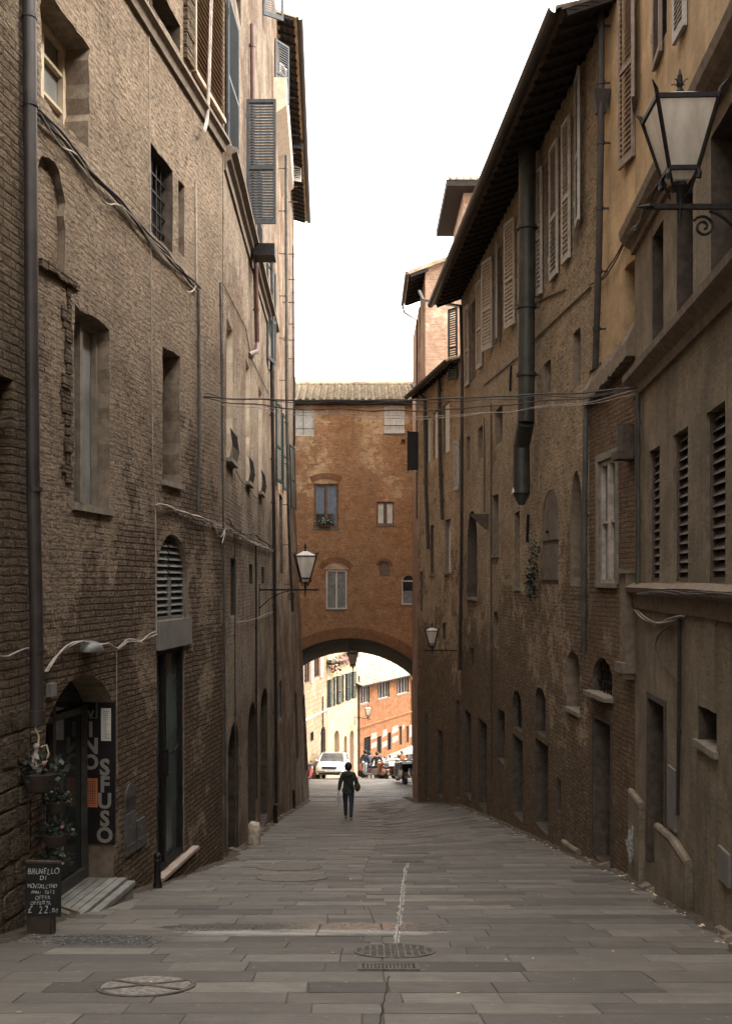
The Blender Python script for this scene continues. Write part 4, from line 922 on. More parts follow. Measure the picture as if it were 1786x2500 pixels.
# low end house on the right
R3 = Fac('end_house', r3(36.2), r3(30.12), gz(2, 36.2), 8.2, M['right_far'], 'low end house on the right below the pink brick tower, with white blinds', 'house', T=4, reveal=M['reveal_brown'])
for xl, xr, t, b in ((1041, 1051, (1041, 1022), (1041, 1132)), (1058, 1068, (1058, 1008), (1058, 1122)), (1083, 1097, (1083, 990), (1083, 1108))):
    R3.op(xl, xr, t, b, 'dark', .06, mat=M['white_board'], name='blind', jit=0)
R3.op(1050, 1058, (1050, 1283), (1050, 1402), 'dark', .2, mat=M['white_board'], name='blind', sill=True)
R3.op(1086, 1099, (1086, 1270), (1086, 1398), 'glass', .2, mat=M['white_frame'], sill=True)
R3.op(1026, 1030, (1026, 1395), (1026, 1492), 'dark', .1, mat=M['white_board'], name='blind')
R3.op(1080, 1087, (1080, 1520), (1080, 1560), 'dark', .2)
R3.op(1068, 1080, (1068, 1780), (1080, 1950), 'door', .3)
R3.op(1112, 1121, (1112, 1708), (1112, 1945), 'door', .3)
R3.op(1036, 1044, (1040, 1740), (1040, 1950), 'blind', .2, arch=.4)
R3.build()
R3.eave(0, R3.L, 8.12, .3, .3, 4, rafter=.45)
R3.pipe([(1018, 940, -.3), (1036, 975, -.1), (1039, 1200, -.1), (1045, 1340, -.1)], .06, M['pipe_dark'], off=-.1, brackets=0)
R3.pipe([(1071, 920), (1074, 1140), (1079, 1268)], .06, M['pipe_dark'], off=-.1)
R3.leaf(R3.u(1118), R3.z(1118, 925), R3.z(1118, 925) + 2.2, .4, -1, 30, M['shutter_green'], slat=.07)
R3.leaf(R3.u(1122), R3.z(1122, 1195), R3.z(1122, 1195) + 1.5, .35, -1, 12, M['shutter_grey'], slat=.07)
# black board shutter near the arch corner
za, zb_ = R3.z(1016, 1150), R3.z(1016, 1057); m = MB().box(.05, .09, -.38, .0, za, zb_); m.box(.04, .10, -.40, -.34, za - .03, zb_ + .03); R3.part(m, 'shutter', simple('shutter_black', (.012, .012, .012), .7), label='black shutter standing open beside the corner')
m = MB(); m.bar((.04, -.5, za + .25), (.04, .0, za + .25), .03); m.bar((.04, -.65, za - .04), (.04, -.05, za - .04), .03); R3.part(m, 'line_bracket', M['cable_pale'])

# pink brick tower house behind
TA = (2.2, 37.0)
TW = Fac('tower_house', (2.2, 37), (8, 37), gz(3, 40), 13.0, M['pink_brick'], 'pink brick tower house with a sloping roof verge, behind the low end house', 'house', T=3.5, top=[(5.8, 15.2), (0, 13.05)])
TW.build()
m = MB(); zb_ = -8.6
m.box(-.05, .35, 3.5, 9, zb_, 12.6); TW.part(m, 'side_wall', M['pink_brick'])
m = MB()
m.hull8([(-.62, -.25, 12.78), (6.2, -.25, 15.3), (6.2, 4, 15.3), (-.62, 4, 12.78)], [(-.62, -.25, 12.92), (6.2, -.25, 15.44), (6.2, 4, 15.44), (-.62, 4, 12.92)]); tr = TW.part(m, 'roof', M['tile'])
m = MB()
for i in range(9): y = -.2 + i * .48; m.bar((-.55, y, 12.72), (.1, y, 12.96), .07, .09)
m.hull8([(-.6, -.24, 12.74), (0, -.24, 12.99), (0, 3.9, 12.99), (-.6, 3.9, 12.74)], [(-.6, -.24, 12.77), (0, -.24, 13.02), (0, 3.9, 13.02), (-.6, 3.9, 12.77)]); TW.part(m, 'rafters', M['rafter'], parent=tr)
m = MB().tube([(-.7, -.25, 12.83), (-.7, 4, 12.83)], .07, 8); m.tube([(-.7, 4, 12.8), (-.62, 4.0, 12.5), (-.1, 4.1, 12.2), (-.1, 4.1, 4)], .04, 8); TW.part(m, 'gutter', M['pipe_brown'])
# higher house behind it
HH = Fac('high_house', (4.3, 44), (11, 44), gz(4, 44), 18.6, M['pink_brick'], 'highest brick house on the right skyline with broad eaves, far behind', 'house', T=5)
HH.build()
m = MB(); m.hull8([(-.8, -.8, 18.6), (7.5, -.8, 18.6), (7.5, 5.6, 18.6), (-.8, 5.6, 18.6)], [(-.8, -.8, 18.85), (7.5, -.8, 18.85), (7.5, 5.6, 18.85), (-.8, 5.6, 18.85)]); hr = HH.part(m, 'roof', M['rafter'])
m = MB(); m.hull8([(-.82, -.82, 18.86), (7.5, -.82, 18.86), (7.5, 5.6, 18.86), (-.82, 5.6, 18.86)], [(1.5, 2, 19.75), (5, 2, 19.75), (5, 3, 19.75), (1.5, 3, 19.75)])
for i in range(22): m.tube([(-.7 + i * .3, -.86, 18.92), (.3 + i * .26, 1.7, 19.68)], .07, 6)
HH.part(m, 'roof_tiles', M['tile'], parent=hr)

# ================================================================== STREET BEYOND THE ARCH
BE = Fac('beige_house', (-2.49 - 2.1, 55), (-2.49, 65), gz(-3, 65), 1.5, M['beige_block'], 'beige stone-block house left of the cream one, seen through the archway', 'house', T=3)
BE.op(757, 765, (757, 1790), (757, 1812), 'dark', .15, mat=M['dark_wood'])
BE.op(782, 794, (788, 1774), (788, 1840), 'glass', .1, arch=.4, mat=M['iron'], pane=M['pane_grey'])
BE.op(743, 755, (743, 1610), (743, 1670), 'glass', .1, mat=M['brown_wood'], mull=1)
BE.op(767, 779, (767, 1600), (767, 1656), 'glass', .1, mat=M['brown_wood'], mull=1)
BE.build()
BE.cornice([(0, -7.0), (.06, -7.0), (.1, -6.92), (0, -6.86)], mat=M['cream_reveal'])
for x in (741, 757, 765, 781): BE.leaf(BE.u(x), BE.z(x, 1668 if x < 760 else 1655), BE.z(x, 1668 if x < 760 else 1655) + 1.6, .45, -1 if x in (741, 765) else 1, 10, M['shutter_grey'], slat=.1)
BE.pipe([(788, 1700), (790, 1890)], .04, M['rust'], off=-.07)
CR = Fac('cream_house', (-2.49, 65), (-.6, 70), gz(-2, 66), 1.5, M['cream_render'], 'smooth cream house with dark green shutters, seen through the archway', 'house', T=3, reveal=M['cream_reveal'])
for xl, xr, tp, bt in ((815, 828, (821, 1783), (821, 1890)), (839, 847, (843, 1796), (843, 1900)), (853, 864, (858, 1783), (858, 1895))): CR.op(xl, xr, tp, bt, 'dark', .3, mat=simple('tan_door', (.26, .18, .10), .8), rm=1, arch=.5, jit=0, name='door')
GW = [(817, 824, 1652, 1722), (838, 846, 1646, 1713), (855, 861, 1641, 1707), (800, 804, 1660, 1728)]
for xl, xr, yt, yb in GW: CR.op(xl, xr, (xl, yt), (xl, yb), 'dark', .12, mat=M['cream_reveal'], jit=0)
CR.build()
for xl, xr, yt, yb in GW:
    for x, sd_ in ((xl, -1), (xr, 1)): CR.leaf(CR.u(x), CR.z(xl, yb), CR.z(xl, yt), .34 if xl != 800 else .24, sd_, 12, M['shutter_green'], slat=.12)
m = MB()
for i in range(330): k = rnd(); m.leaf((CR.u(795) + k * 4.6, -.28 + random.gauss(0, .12), -3.55 - (1 - k) * .5 + random.gauss(0, .16) - (.3 if .1 < k < .3 else 0)), .2)
fl = CR.part(m, 'flower_boxes', M['leafgreen'], label='row of flower boxes trailing red and pink blossom')
m = MB()
for i in range(90): k = rnd(); m.ball((CR.u(795) + k * 4.6, -.4 + random.gauss(0, .1), -3.55 - (1 - k) * .5 + random.gauss(0, .2) - (.3 if .1 < k < .3 else 0)), .06, 5)
CR.part(m, 'blossoms', M['flower_pink'], parent=fl)
m = MB().box(CR.u(795), CR.u(868), -.4, 0, -3.9, -3.72); CR.part(m, 'balcony_slab', M['stone_sill'])
OR = Fac('orange_house', (-.6, 70), (6.3, 85), gz(2, 85), -6.0, M['orange_brick'], 'orange brick house with a low tiled roof and pale stone patches, seen through the archway', 'house', T=6, reveal=M['brown_wood'])
for xl, xr, yt, yb in ((877, 902, 1675, 1722), (922, 950, 1668, 1709), (968, 997, 1658, 1698)):
    OR.op(xl, xr, (xl, yt), (xl, yb), 'glass', .2, mull=3, fr=.06, mat=M['cable_pale'], pane=M['dark_inside'], jit=0, sill=True)
for xl, xr, yt, yb in ((888, 904, 1802, 1850), (920, 930, 1800, 1842), (946, 954, 1790, 1832), (973, 980, 1775, 1820), (988, 997, 1775, 1815)):
    OR.op(xl, xr, (xl, yt), (xl, yb), 'grille' if xl < 960 else 'dark', .15, mat=M['brown_wood'], jit=0, gy=.02)
OR.build()
OR.cornice([(0, -9.05), (.08, -9.05), (.1, -8.95), (0, -8.9)], mat=M['orange_brick'])
OR.eave(-.3, OR.L, -5.95, .5, .42, 7, tile_step=.3, rafter=.7, mat=M['tile_warm'])
for xa, xb, yt, yb in ((905, 919, 1792, 1806), (933, 944, 1783, 1800), (956, 971, 1775, 1792), (957, 971, 1800, 1815), (905, 919, 1815, 1828), (932, 944, 1812, 1826), (982, 987, 1770, 1780), (999, 1006, 1770, 1800)):
    m = MB(); ua, ub = OR.u(xa), OR.u(xb); za, zb2 = OR.z(xa, yb), OR.z(xa, yt); m.poly([(ua, za), (ub, za + ru(0, .1)), (ub - ru(0, .1), zb2), (ua + ru(0, .1), zb2 - ru(0, .1))], -.015, .01); OR.part(m, 'stone_patch', M['pale_stone'])
m = MB(); m.poly([(OR.u(905), -14.5), (OR.L, -15), (OR.L, OR.z(1004, 1820)), (OR.u(960), OR.z(960, 1838)), (OR.u(905), OR.z(905, 1862))], -.12, .01); OR.part(m, 'stone_base', M['pale_stone'], label='pale rubble stone base of the orange house')
OR.pipe([(876, 1650), (877, 1890)], .06, M['rust'], off=-.1, brackets=3); OR.pipe([(1006, 1660), (1008, 1860)], .07, M['rust'], off=-.1, brackets=3)
OR2 = Fac('orange_neighbour', (6.35, 85.1), (14, 96), gz(6, 96), -3, M['orange_brick'], 'plain orange house continuing past the downpipe at the far right of the archway view', 'house', T=3); OR2.build()
# ================================================================== GROUND
def slab_mat():
    m, nt, b = new_mat('paving_stone'); g = NT(nt); v = g.obj()
    at_ = nt.nodes.new('ShaderNodeAttribute'); at_.attribute_name = 'tone'; tone = at_.outputs['Fac']
    base = g.mix(tone, (.07, .06, .05), (.215, .19, .156))
    big = g.noise(v, .45, 8, .6); mid = g.noise(v, 3, 8, .7); fine = g.noise(v, 60, 5, .7)
    stri = g.noise(g.mapv(v, (2.0, 42, 1)), 1, 3, .5)
    col = g.mix(g.ramp(mid, .3, .75, 0, .45), base, (.07, .06, .052)); col = g.mix(g.ramp(stri, .45, .6, 0, .28), col, (.06, .052, .045))
    col = g.mix(g.ramp(fine, .5, .8, 0, .35), col, (.23, .21, .18)); col = g.mix(g.ramp(big, .5, .75, 0, .35), col, (.06, .052, .048))
    spk = g.ramp(g.noise(v, 17, 2, .5), .70, .75, 0, .6); col = g.mix(spk, col, (.32, .29, .25))
    # pitted damp patch near the shop
    sx = nt.nodes.new('ShaderNodeSeparateXYZ'); g.l(v, sx.inputs[0])
    def blob(cx, cy, rx, ry):
        a = g.math('POWER', g.math('DIVIDE', g.math('SUBTRACT', sx.outputs[0], cx), rx), 2.0); c = g.math('POWER', g.math('DIVIDE', g.math('SUBTRACT', sx.outputs[1], cy), ry), 2.0)
        d = g.math('ADD', g.math('ADD', a, c), g.math('MULTIPLY', g.math('SUBTRACT', mid, .5), 2.4)); return g.ramp(d, .7, 1.05, 1, 0)
    pit = blob(-2.35, 8.75, .75, .3); pt = g.math('MULTIPLY', pit, g.ramp(g.noise(v, 26, 3, .6), .42, .52)); col = g.mix(pt, col, (.03, .027, .025))
    pt2 = g.math('MULTIPLY', pit, g.ramp(g.noise(g.mapv(v, (1, 1, 1), (5, 3, 2)), 42, 2, .5), .62, .68)); col = g.mix(pt2, col, (.42, .4, .36))  # pale specks paint the damp patch's sparkle into the colour
    wet = blob(-.5, 9.45, 1.5, .34)
    wet = g.math('MAXIMUM', wet, g.ramp(g.noise(g.mapv(v, (.6, 2.4, 1), (9, 0, 0)), 1.1, 4, .6), .62, .72, 0, .55))
    col = g.mix(g.math('MULTIPLY', wet, .45), col, (.05, .045, .042))
    film = g.math('MULTIPLY', blob(-.5, 9.15, 1.25, .17), g.ramp(stri, .35, .6)); col = g.mix(g.math('MULTIPLY', film, .6), col, (.5, .48, .45))
    g.l(col, b.inputs['Base Color'])
    rr = g.math('ADD', .5, g.math('MULTIPLY', mid, .3)); rr = g.math('SUBTRACT', rr, g.math('MULTIPLY', wet, .38)); g.l(rr, b.inputs['Roughness']); b.inputs['Specular IOR Level'].default_value = .4
    h = g.math('ADD', g.math('MULTIPLY', mid, 1.0), g.math('ADD', g.math('MULTIPLY', stri, .55), g.math('MULTIPLY', fine, .25))); h = g.math('SUBTRACT', h, g.math('MULTIPLY', pt, .9))
    g.l(g.bump(h, .006), b.inputs['Normal']); return m
SLAB = slab_mat()
GROUT = simple('grout', (.10, .088, .075), .95, var=.3, scale=8, bump=.004)
def sheet(name, xs, ys, zf, mat, kind='structure'):
    m = MB(); nx = len(xs)
    for y in ys:
        for x in xs: m.v.append(Vector((x, y, zf(x, y))))
    for j in range(len(ys) - 1):
        for i in range(nx - 1): m.f.append([j * nx + i, j * nx + i + 1, (j + 1) * nx + i + 1, (j + 1) * nx + i]); m.m.append(0)
    o = m.build(name, mat, fixn=False); tag(o, kind=kind); return o
xs = [-400, -100, -30, -8, -5, -4, -3, -2, -1, 0, .5, 1, 1.5, 2, 2.5, 3, 3.5, 4, 5, 8, 30, 100, 400]; ys = [-60, -30] + [i * 1.5 for i in range(-10, 58)] + [95, 110, 140, 200, 400, 900]
g0 = sheet('ground', xs, ys, lambda x, y: gz(x, y) - .0075, GROUT)
SPLIT = lambda D: .12 + (.16 * math.sin(D * .35)) if D > 9.6 else .15 + .012 * (D - 9.6)
def paving():
    verts = []; faces = []; tones = []
    D = 3.5
    while D < 62:
        w = ru(.27, .38); D2 = D + w; x = -5.2 + ru(0, .8); drift = 0
        while x < 5.6:
            L = ru(.55, 1.25); x2 = x + L; c = SPLIT(D)
            if x < c < x2 and D < 20 and abs(x2 - c) > .25: x2 = c
            g = .0035; lift = ru(-.0022, .0022); sk = ru(-.0018, .0018); skew = .012 * math.sin(D * 1.7)
            P = [(x + g, D + g), (x2 - g, D + g), (x2 - g, D2 - g), (x + g, D2 - g)]
            P = [(px + ru(-.004, .004) + (skew if q > 1 else 0), py + ru(-.004, .004)) for q, (px, py) in enumerate(P)]
            b = len(verts); cx = (x + x2) / 2; cy = (D + D2) / 2
            for q, (px, py) in enumerate(P): verts.append((px, py, gz(px, py) - .014))
            for q, (px, py) in enumerate(P): verts.append((px, py, gz(px, py) - .003 + lift))
            for q, (px, py) in enumerate(P): verts.append((px + (cx - px) / abs(cx - px + 1e-6) * .005, py + (cy - py) / abs(cy - py + 1e-6) * .005, gz(px, py) + lift + sk * (1 if q in (1, 2) else -1)))
            t = min(1, max(0, random.gauss(.5, .27)))
            for k in (0, 4):
                for q in range(4): r = (q + 1) % 4; faces.append((b + k + q, b + k + r, b + k + 4 + r, b + k + 4 + q)); tones.append(t * .75)
            faces.append((b + 8, b + 9, b + 10, b + 11)); tones.append(t)
            x = x2
        D = D2
    me = bpy.data.meshes.new('paving'); me.from_pydata(verts, [], faces); me.materials.append(SLAB)
    a = me.attributes.new('tone', 'FLOAT', 'FACE'); a.data.foreach_set('value', tones)
    o = bpy.data.objects.new('street', me); COL.objects.link(o); tag(o, kind='structure'); return o
paving()
def slope_rot(D): return Matrix.Rotation(math.atan2(gz(0, D + .5) - gz(0, D - .5), 1), 4, 'X')
def onground(o, X, D, dz=0): o.matrix_world = Matrix.Translation((X, D, gz(X, D) + dz)) @ slope_rot(D); return o
def gp(x, y):  # pixel -> ground point
    rx, rz = (x - CX) / F, -(y - HY) / F; lo, hi = 3.0, 62.0
    for _ in range(50):
        D = (lo + hi) / 2
        if CH + rz * D > gz(rx * D, D): lo = D
        else: hi = D
    return rx * D, D
IRONG = simple('cast_iron', (.11, .098, .086), .55, .4, var=.4, scale=18, bump=.002)
CONC = simple('cover_infill', (.24, .21, .18), .85, var=.45, scale=22, bump=.008)
def cover(x, y, r, label, cross=True, iron=False):
    X, D = gp(x, y); root = empty('manhole_cover', label=label, cat='manhole cover', group='manhole covers in the paving')
    old = simple('worn_cover', (.15, .132, .11), .85, var=.3, scale=16, bump=.004)
    m = MB(); m.lathe([(r, -.02), (r, .008), (r - .03, .009), (r - .035, .003)], 40); m.build('rim', old if cross is None else IRONG, root)
    m = MB(); m.lathe([(r - .036, -.02), (r - .036, .008)], 40); m.build('lid', simple('worn_iron', (.12, .108, .094), .6, .1, var=.4, scale=12, bump=.003) if iron else (old if cross is None else CONC), root)
    if cross:
        m = MB()
        for a in (30, 150): c, s_ = math.cos(R(a)) * (r - .04), math.sin(R(a)) * (r - .04); m.bar((-c, -s_, .009), (c, s_, .009), .035, .012)
        m.lathe([(.05, .008), (.05, .017)], 14); m.build('ribs', IRONG, root)
    elif cross is False:
        m = MB()
        for i in range(-5, 6):
            for j in range(-5, 6):
                if math.hypot(i, j) * r / 6 < r * .85: m.box(i * r / 6 - .02, i * r / 6 + .02, j * r / 6 - .012, j * r / 6 + .012, .008, .013)
        m.bar((-r * .8, 0, .0095), (r * .8, 0, .0095), .01, .004); m.bar((0, -r * .8, .0095), (0, r * .8, .0095), .01, .004)
        m.build('ribs', IRONG, root)
    return onground(root, X, D, .001)
cover(357, 2408, .34, 'large round manhole cover with pale mottled infill and a cross, front left of the street')
cover(962, 2322, .34, 'round dark manhole cover above the drain grate', cross=False, iron=True)
cover(706, 2118, .5, 'nearer of two round covers in the middle distance', cross=None)
cover(712, 2143, .5, 'farther of two round covers in the middle distance', cross=None)
def grate(x, y, w, d, label):
    X, D = gp(x, y); root = empty('drain_grate', label=label, cat='drain grate', group='drain grates')
    m = MB(); m.box(-w / 2, w / 2, -d / 2, -d / 2 + .03, -.02, .012); m.box(-w / 2, w / 2, d / 2 - .03, d / 2, -.02, .012); m.box(-w / 2, -w / 2 + .03, -d / 2 + .03, d / 2 - .03, -.02, .012); m.box(w / 2 - .03, w / 2, -d / 2 + .03, d / 2 - .03, -.02, .012)
    m.build('frame', IRONG, root)
    m = MB(); n = int(w / .032)
    for i in range(1, n): xx = -w / 2 + .03 + (w - .06) * i / n; m.box(xx - .008, xx + .008, -d / 2 + .03, d / 2 - .03, -.01, .009)
    for j in range(1, 4): yy = -d / 2 + d * j / 4; m.box(-w / 2 + .03, w / 2 - .03, yy - .006, yy + .006, -.012, .007)
    m.build('bars', IRONG, root)
    m = MB(); m.box(-w / 2 + .02, w / 2 - .02, -d / 2 + .02, d / 2 - .02, .001, .003); m.build('pit', M['dark_inside'], root)
    return onground(root, X, D, .003)
grate(948, 2363, .46, .24, 'rectangular drain grate in the middle of the street foreground')
grate(995, 2104, .52, .26, 'small far drain grate at the head of the mortar seam')
# pale central seam
m = MB(); P = []
for i in range(41):
    y = 2108 + (2335 - 2108) * i / 40; x = 993 - 28 * (i / 40) ** .8 + ru(-2.0, 2.0); X, D = gp(x, y); P.append((X, D))
for i in range(40, 0, -1):
    (x0, d0), (x1, d1) = P[i], P[i - 1]; a, b = ru(.012, .035), ru(.012, .035)
    n = m.add([(x0 - a, d0, gz(x0, d0) + .005), (x0 + b, d0, gz(x0, d0) + .005), (x1 + b, d1, gz(x1, d1) + .005), (x1 - a, d1, gz(x1, d1) + .005)], [(0, 1, 2, 3)])
tag(m.build('mortar_seam', simple('pale_mortar', (.36, .34, .30), .8, var=.5, scale=14, bump=.004), fixn=False), kind='structure')
for (xa, ya, xb, yb) in ((992, 2108, 965, 2330), (948, 2385, 915, 2560)):
    m = MB(); pts = []
    for i in range(31): t = i / 30; X, D = gp(xa + (xb - xa) * t + ru(-2, 2), ya + (yb - ya) * t); pts.append((X, D, gz(X, D) + .004))
    m.tube(pts, .0045, 5); tag(m.build('paving_crack', simple('crack_dirt', (.05, .042, .035), .95)), kind='structure')
# litter: leaves and butts
m = MB()
LIT = simple('litter', (.5, .4, .28), .8, var=.5, scale=9)
for i in range(90):
    D = ru(6, 26); X = ru(-3, 3.8); z = gz(X, D) + .006; s_ = ru(.008, .022); a = ru(0, 6.3); m.add([(X + s_ * math.cos(a + q * 1.57) * (1 if q % 2 else .5), D + s_ * math.sin(a + q * 1.57) * (1 if q % 2 else .5), z + ru(0, .006)) for q in range(4)], [(0, 1, 2, 3)])
for i in range(260):
    D = ru(7, 30); X = r2(D)[0] - abs(random.gauss(0, .12)) - .03 if D > 13.7 else r1(D)[0] - abs(random.gauss(0, .1)) - .03
    z = gz(X, D) + .006; s_ = ru(.01, .03); m.add([(X + s_ * math.cos(q * 1.57), D + s_ * math.sin(q * 1.57), z + ru(0, .012)) for q in range(4)], [(0, 1, 2, 3)])
tag(m.build('litter', LIT, fixn=False), 'scattered small leaves and crumbs lying on the paving', 'litter', kind='stuff')
m = MB()
for side in (0, 1):
    D = 6.5
    while D < 46:
        w = ru(.15, .5)
        if side == 0: X = (l1(D) if D < 16.3 else l2(D) if D < 28.3 else l3(D))[0] + (.0 if D < 28.3 else .74 * (D - 28.3) / 20)
        else: X = (r1(D) if D < 13.7 else r2(D) if D < 30 else r3(min(D, 36)))[0]
        sg_ = 1 if side == 0 else -1; z = gz(X, D); e = ru(.05, .16)
        m.hull8([(X - sg_ * .1, D, z - .06), (X + sg_ * e, D, z - .06), (X + sg_ * e, D + w - .03, z - .06 - .19 * w), (X - sg_ * .1, D + w - .03, z - .06 - .19 * w)],
                [(X - sg_ * .1, D, z + ru(.03, .09)), (X + sg_ * e * .8, D, z + ru(.005, .02)), (X + sg_ * e * .8, D + w - .03, z - .19 * w + ru(.005, .02)), (X - sg_ * .1, D + w - .03, z - .19 * w + ru(.03, .09))])
        D += w + (ru(.3, 1.5) if rnd() < .3 else 0)
tag(m.build('edge_stones', simple('edge_stone', (.16, .13, .10), .95, var=.4, scale=6, bump=.01)), kind='structure')
m = MB()      # packed dirt in the seam between walls and paving
for side in (0, 1):
    pv = None; D = 6.3
    while D < 47:
        if side == 0: X = (l1(D) if D < 16.3 else l2(D) if D < 28.3 else l3(D))[0] + (.0 if D < 28.3 else .74 * (D - 28.3) / 20)
        else: X = (r1(D) if D < 13.7 else r2(D) if D < 30 else r3(min(D, 36)))[0]
        sg_ = 1 if side == 0 else -1; e = .05 + .16 * (.5 + noise.noise(Vector((D * 1.3, side * 9, 0)))) + ru(0, .05)
        cur = ((X - sg_ * .2, D, gz(X, D) + .03), (X + sg_ * e * .5, D, gz(X, D) + .018), (X + sg_ * e, D, gz(X + sg_ * e, D) + .0005))
        if pv: m.add([*pv, *cur], [(0, 1, 4, 3), (1, 2, 5, 4)])
        pv = cur; D += .12
tag(m.build('gutter_dirt', simple('packed_dirt', (.075, .058, .042), .95, var=.5, scale=22, bump=.012), fixn=False), kind='structure')

# ================================================================== LANTERNS
def lantern(loc, s, rz, arm_to, label, style='wall', scroll=True):
    """square tapering street lantern; loc = centre of its foot, arm_to = wall point of the bracket"""
    root = empty('street_lamp', loc, 0, label, 'street lamp', 'wall lanterns')
    Rm = Matrix.Rotation(R(rz), 4, 'Z'); wt, wb, h = .238 * s, .112 * s, .51 * s; z0 = .27 * s
    m = MB(); t = .016 * s
    cb = [Vector((a * wb, b * wb, z0)) for a, b in ((-1, -1), (1, -1), (1, 1), (-1, 1))]; ct = [Vector((a * wt, b * wt, z0 + h)) for a, b in ((-1, -1), (1, -1), (1, 1), (-1, 1))]
    for i in range(4):
        j = (i + 1) % 4; m.bar(cb[i], ct[i], t * 1.5); m.bar(cb[i], cb[j], t * 1.6, t * 2); m.bar(ct[i], ct[j], t * 1.5, t * 2.2)
        o_ = (ct[i] * 1).normalized(); d = Vector((ct[i].x, ct[i].y, 0)).normalized(); m.tube([ct[i], ct[i] + d * .02 * s + Vector((0, 0, .05 * s)), ct[i] + d * .075 * s + Vector((0, 0, .1 * s))], [t * 1.1, t, t * .25], 6)
        m.bar(cb[i] + Vector((0, 0, 0)), cb[i] * .55 + Vector((0, 0, -.06 * s)), t); m.tube([cb[i] + Vector((0, 0, -.01)), cb[i] + d * .012 * s + Vector((0, 0, -.05 * s)), cb[i] + Vector((0, 0, -.085 * s))], [t * .9, t * 1.2, t * 1.6], 6)
    m.apply(Rm); m.build('frame', M['iron'], root)
    gm = MB(); k = .96
    gm.hull8([c * k + Vector((0, 0, z0 * (1 - k))) for c in cb], [Vector((c.x * k, c.y * k, c.z)) for c in ct]); gm.f = gm.f[2:]; gm.m = gm.m[2:]; gm.apply(Rm); gm.build('glass', M['milk_glass'], root)
    lg = MB(); lg.hull8([Vector((c.x * .62, c.y * .62, z0 - .075 * s)) for c in cb], [Vector((c.x * .9, c.y * .9, z0 - .012 * s)) for c in cb]); lg.apply(Rm); lg.build('lower_glass', M['milk_glass'], root)
    cm = MB(); cap = [c + Vector((c.x * .03, c.y * .03, .01)) for c in ct]; ap = Vector((0, 0, z0 + h + .12 * s)); cm.add(cap + [ap * 1 + Vector((a * .05 * s, b * .05 * s, 0)) for a, b in ((-1, -1), (1, -1), (1, 1), (-1, 1))], [(0, 1, 5, 4), (1, 2, 6, 5), (2, 3, 7, 6), (3, 0, 4, 7), (4, 5, 6, 7)])
    cm.apply(Rm); cm.build('cap', M['milk_glass'], root)
    fm = MB(); zt = z0 + h + .12 * s
    fm.lathe([(.03 * s, zt - .02), (.035 * s, zt + .02 * s), (.018 * s, zt + .05 * s), (.026 * s, zt + .075 * s), (.02 * s, zt + .15 * s), (.012 * s, zt + .17 * s), (.004 * s, zt + .2 * s)], 10)
    for a in range(4): c, s2 = math.cos(a * 1.57 + .78), math.sin(a * 1.57 + .78); fm.tube([(c * .02 * s, s2 * .02 * s, zt + .07 * s), (c * .05 * s, s2 * .05 * s, zt + .1 * s), (c * .075 * s, s2 * .075 * s, zt + .1 * s)], .004 * s, 5)
    fm.apply(Rm); fm.build('finial', M['iron'], root)
    lm = MB(); lm.ball((0, 0, z0 + h * .45), .05 * s, 8, (1, 1, 1.5)); lm.build('bulb', M['shutter_white'], root, smooth=True)
    sm = MB(); sm.lathe([(.055 * s, z0 - .08 * s), (.06 * s, z0 - .11 * s), (.03 * s, z0 - .16 * s), (.025 * s, -.02)], 10); sm.tube([(0, 0, z0 - .1 * s), (0, 0, -.06 * s), (0, 0, -.2 * s)], [.018 * s, .018 * s, .004 * s], 8); sm.build('stem', M['iron'], root, smooth=True)
    if arm_to is not None:
        bm_ = MB(); a = Vector(arm_to) - Vector(loc); a.z = 0; d = a.normalized(); L = a.length; tip = -d * .26 * s
        bm_.bar(tip * .8, a, .03 * s + .008, .03 * s + .008); bm_.tube([tip * .8, tip * .95, tip * 1.35], [.018 * s, .028 * s, .002], 6)
        if scroll:
            pts = []; c0 = d * (L * .45)
            for i in range(26):
                t_ = i / 25; ang = t_ * 2 * math.pi * 1.6; r_ = .02 * s + .07 * s * t_; pts.append(d * (L * .3) + d * (math.cos(ang - 1.2) * r_) + Vector((0, 0, -.16 * s + math.sin(ang - 1.2) * r_)))
            bm_.tube(pts, .012 * s, 6)
            pts = [d * (L * .3 + .05 * s) + Vector((0, 0, -.04 * s))] + [d * (L * (.3 + .7 * k / 8)) + Vector((0, 0, -.03 * s - .42 * s * (k / 8) ** 2)) for k in range(1, 9)]
            bm_.tube(pts, .012 * s, 6)
        bm_.bar(a + Vector((0, 0, .14 * s)), a + Vector((0, 0, -.62 * s)), .03 * s + .01)
        bm_.build('bracket', M['iron'], root)
    return root
p = at(1658, 505, 8.2); wx = r1(8.2)[0]
lantern(p, 1.03, -2, (wx, 8.2, p.z), 'large square lantern with frosted glass on a scrolled iron bracket at the upper right')
p = at(745, 1440, 23.65); lantern(p, 1.02, 8, (l2(23.65)[0], 23.65, p.z), 'frosted lantern on a long iron bracket on the left wall, before the archway', style='pale')
p = at(1054, 1588, 30.6); lantern(p, .78, -8, (r2(29.8)[0] - .0, 30.6, p.z), 'small frosted lantern on the right wall beside the arch corner', style='pale', scroll=False)
p = at(898, 1755, 68.5); lantern(p, .9, 5, (-.75, 69.4, p.z), 'white-glass lantern at the corner of the cream and orange houses', style='pale', scroll=False)
p = at(861, 1636, 52.8); ro = lantern(p, 1.15, 0, None, 'dark lantern hanging under the far end of the archway')
m = MB().tube([(0, 0, 1.0), (0, 0, 1.45)], .015, 6); m.build('hanging_rod', M['iron'], ro)

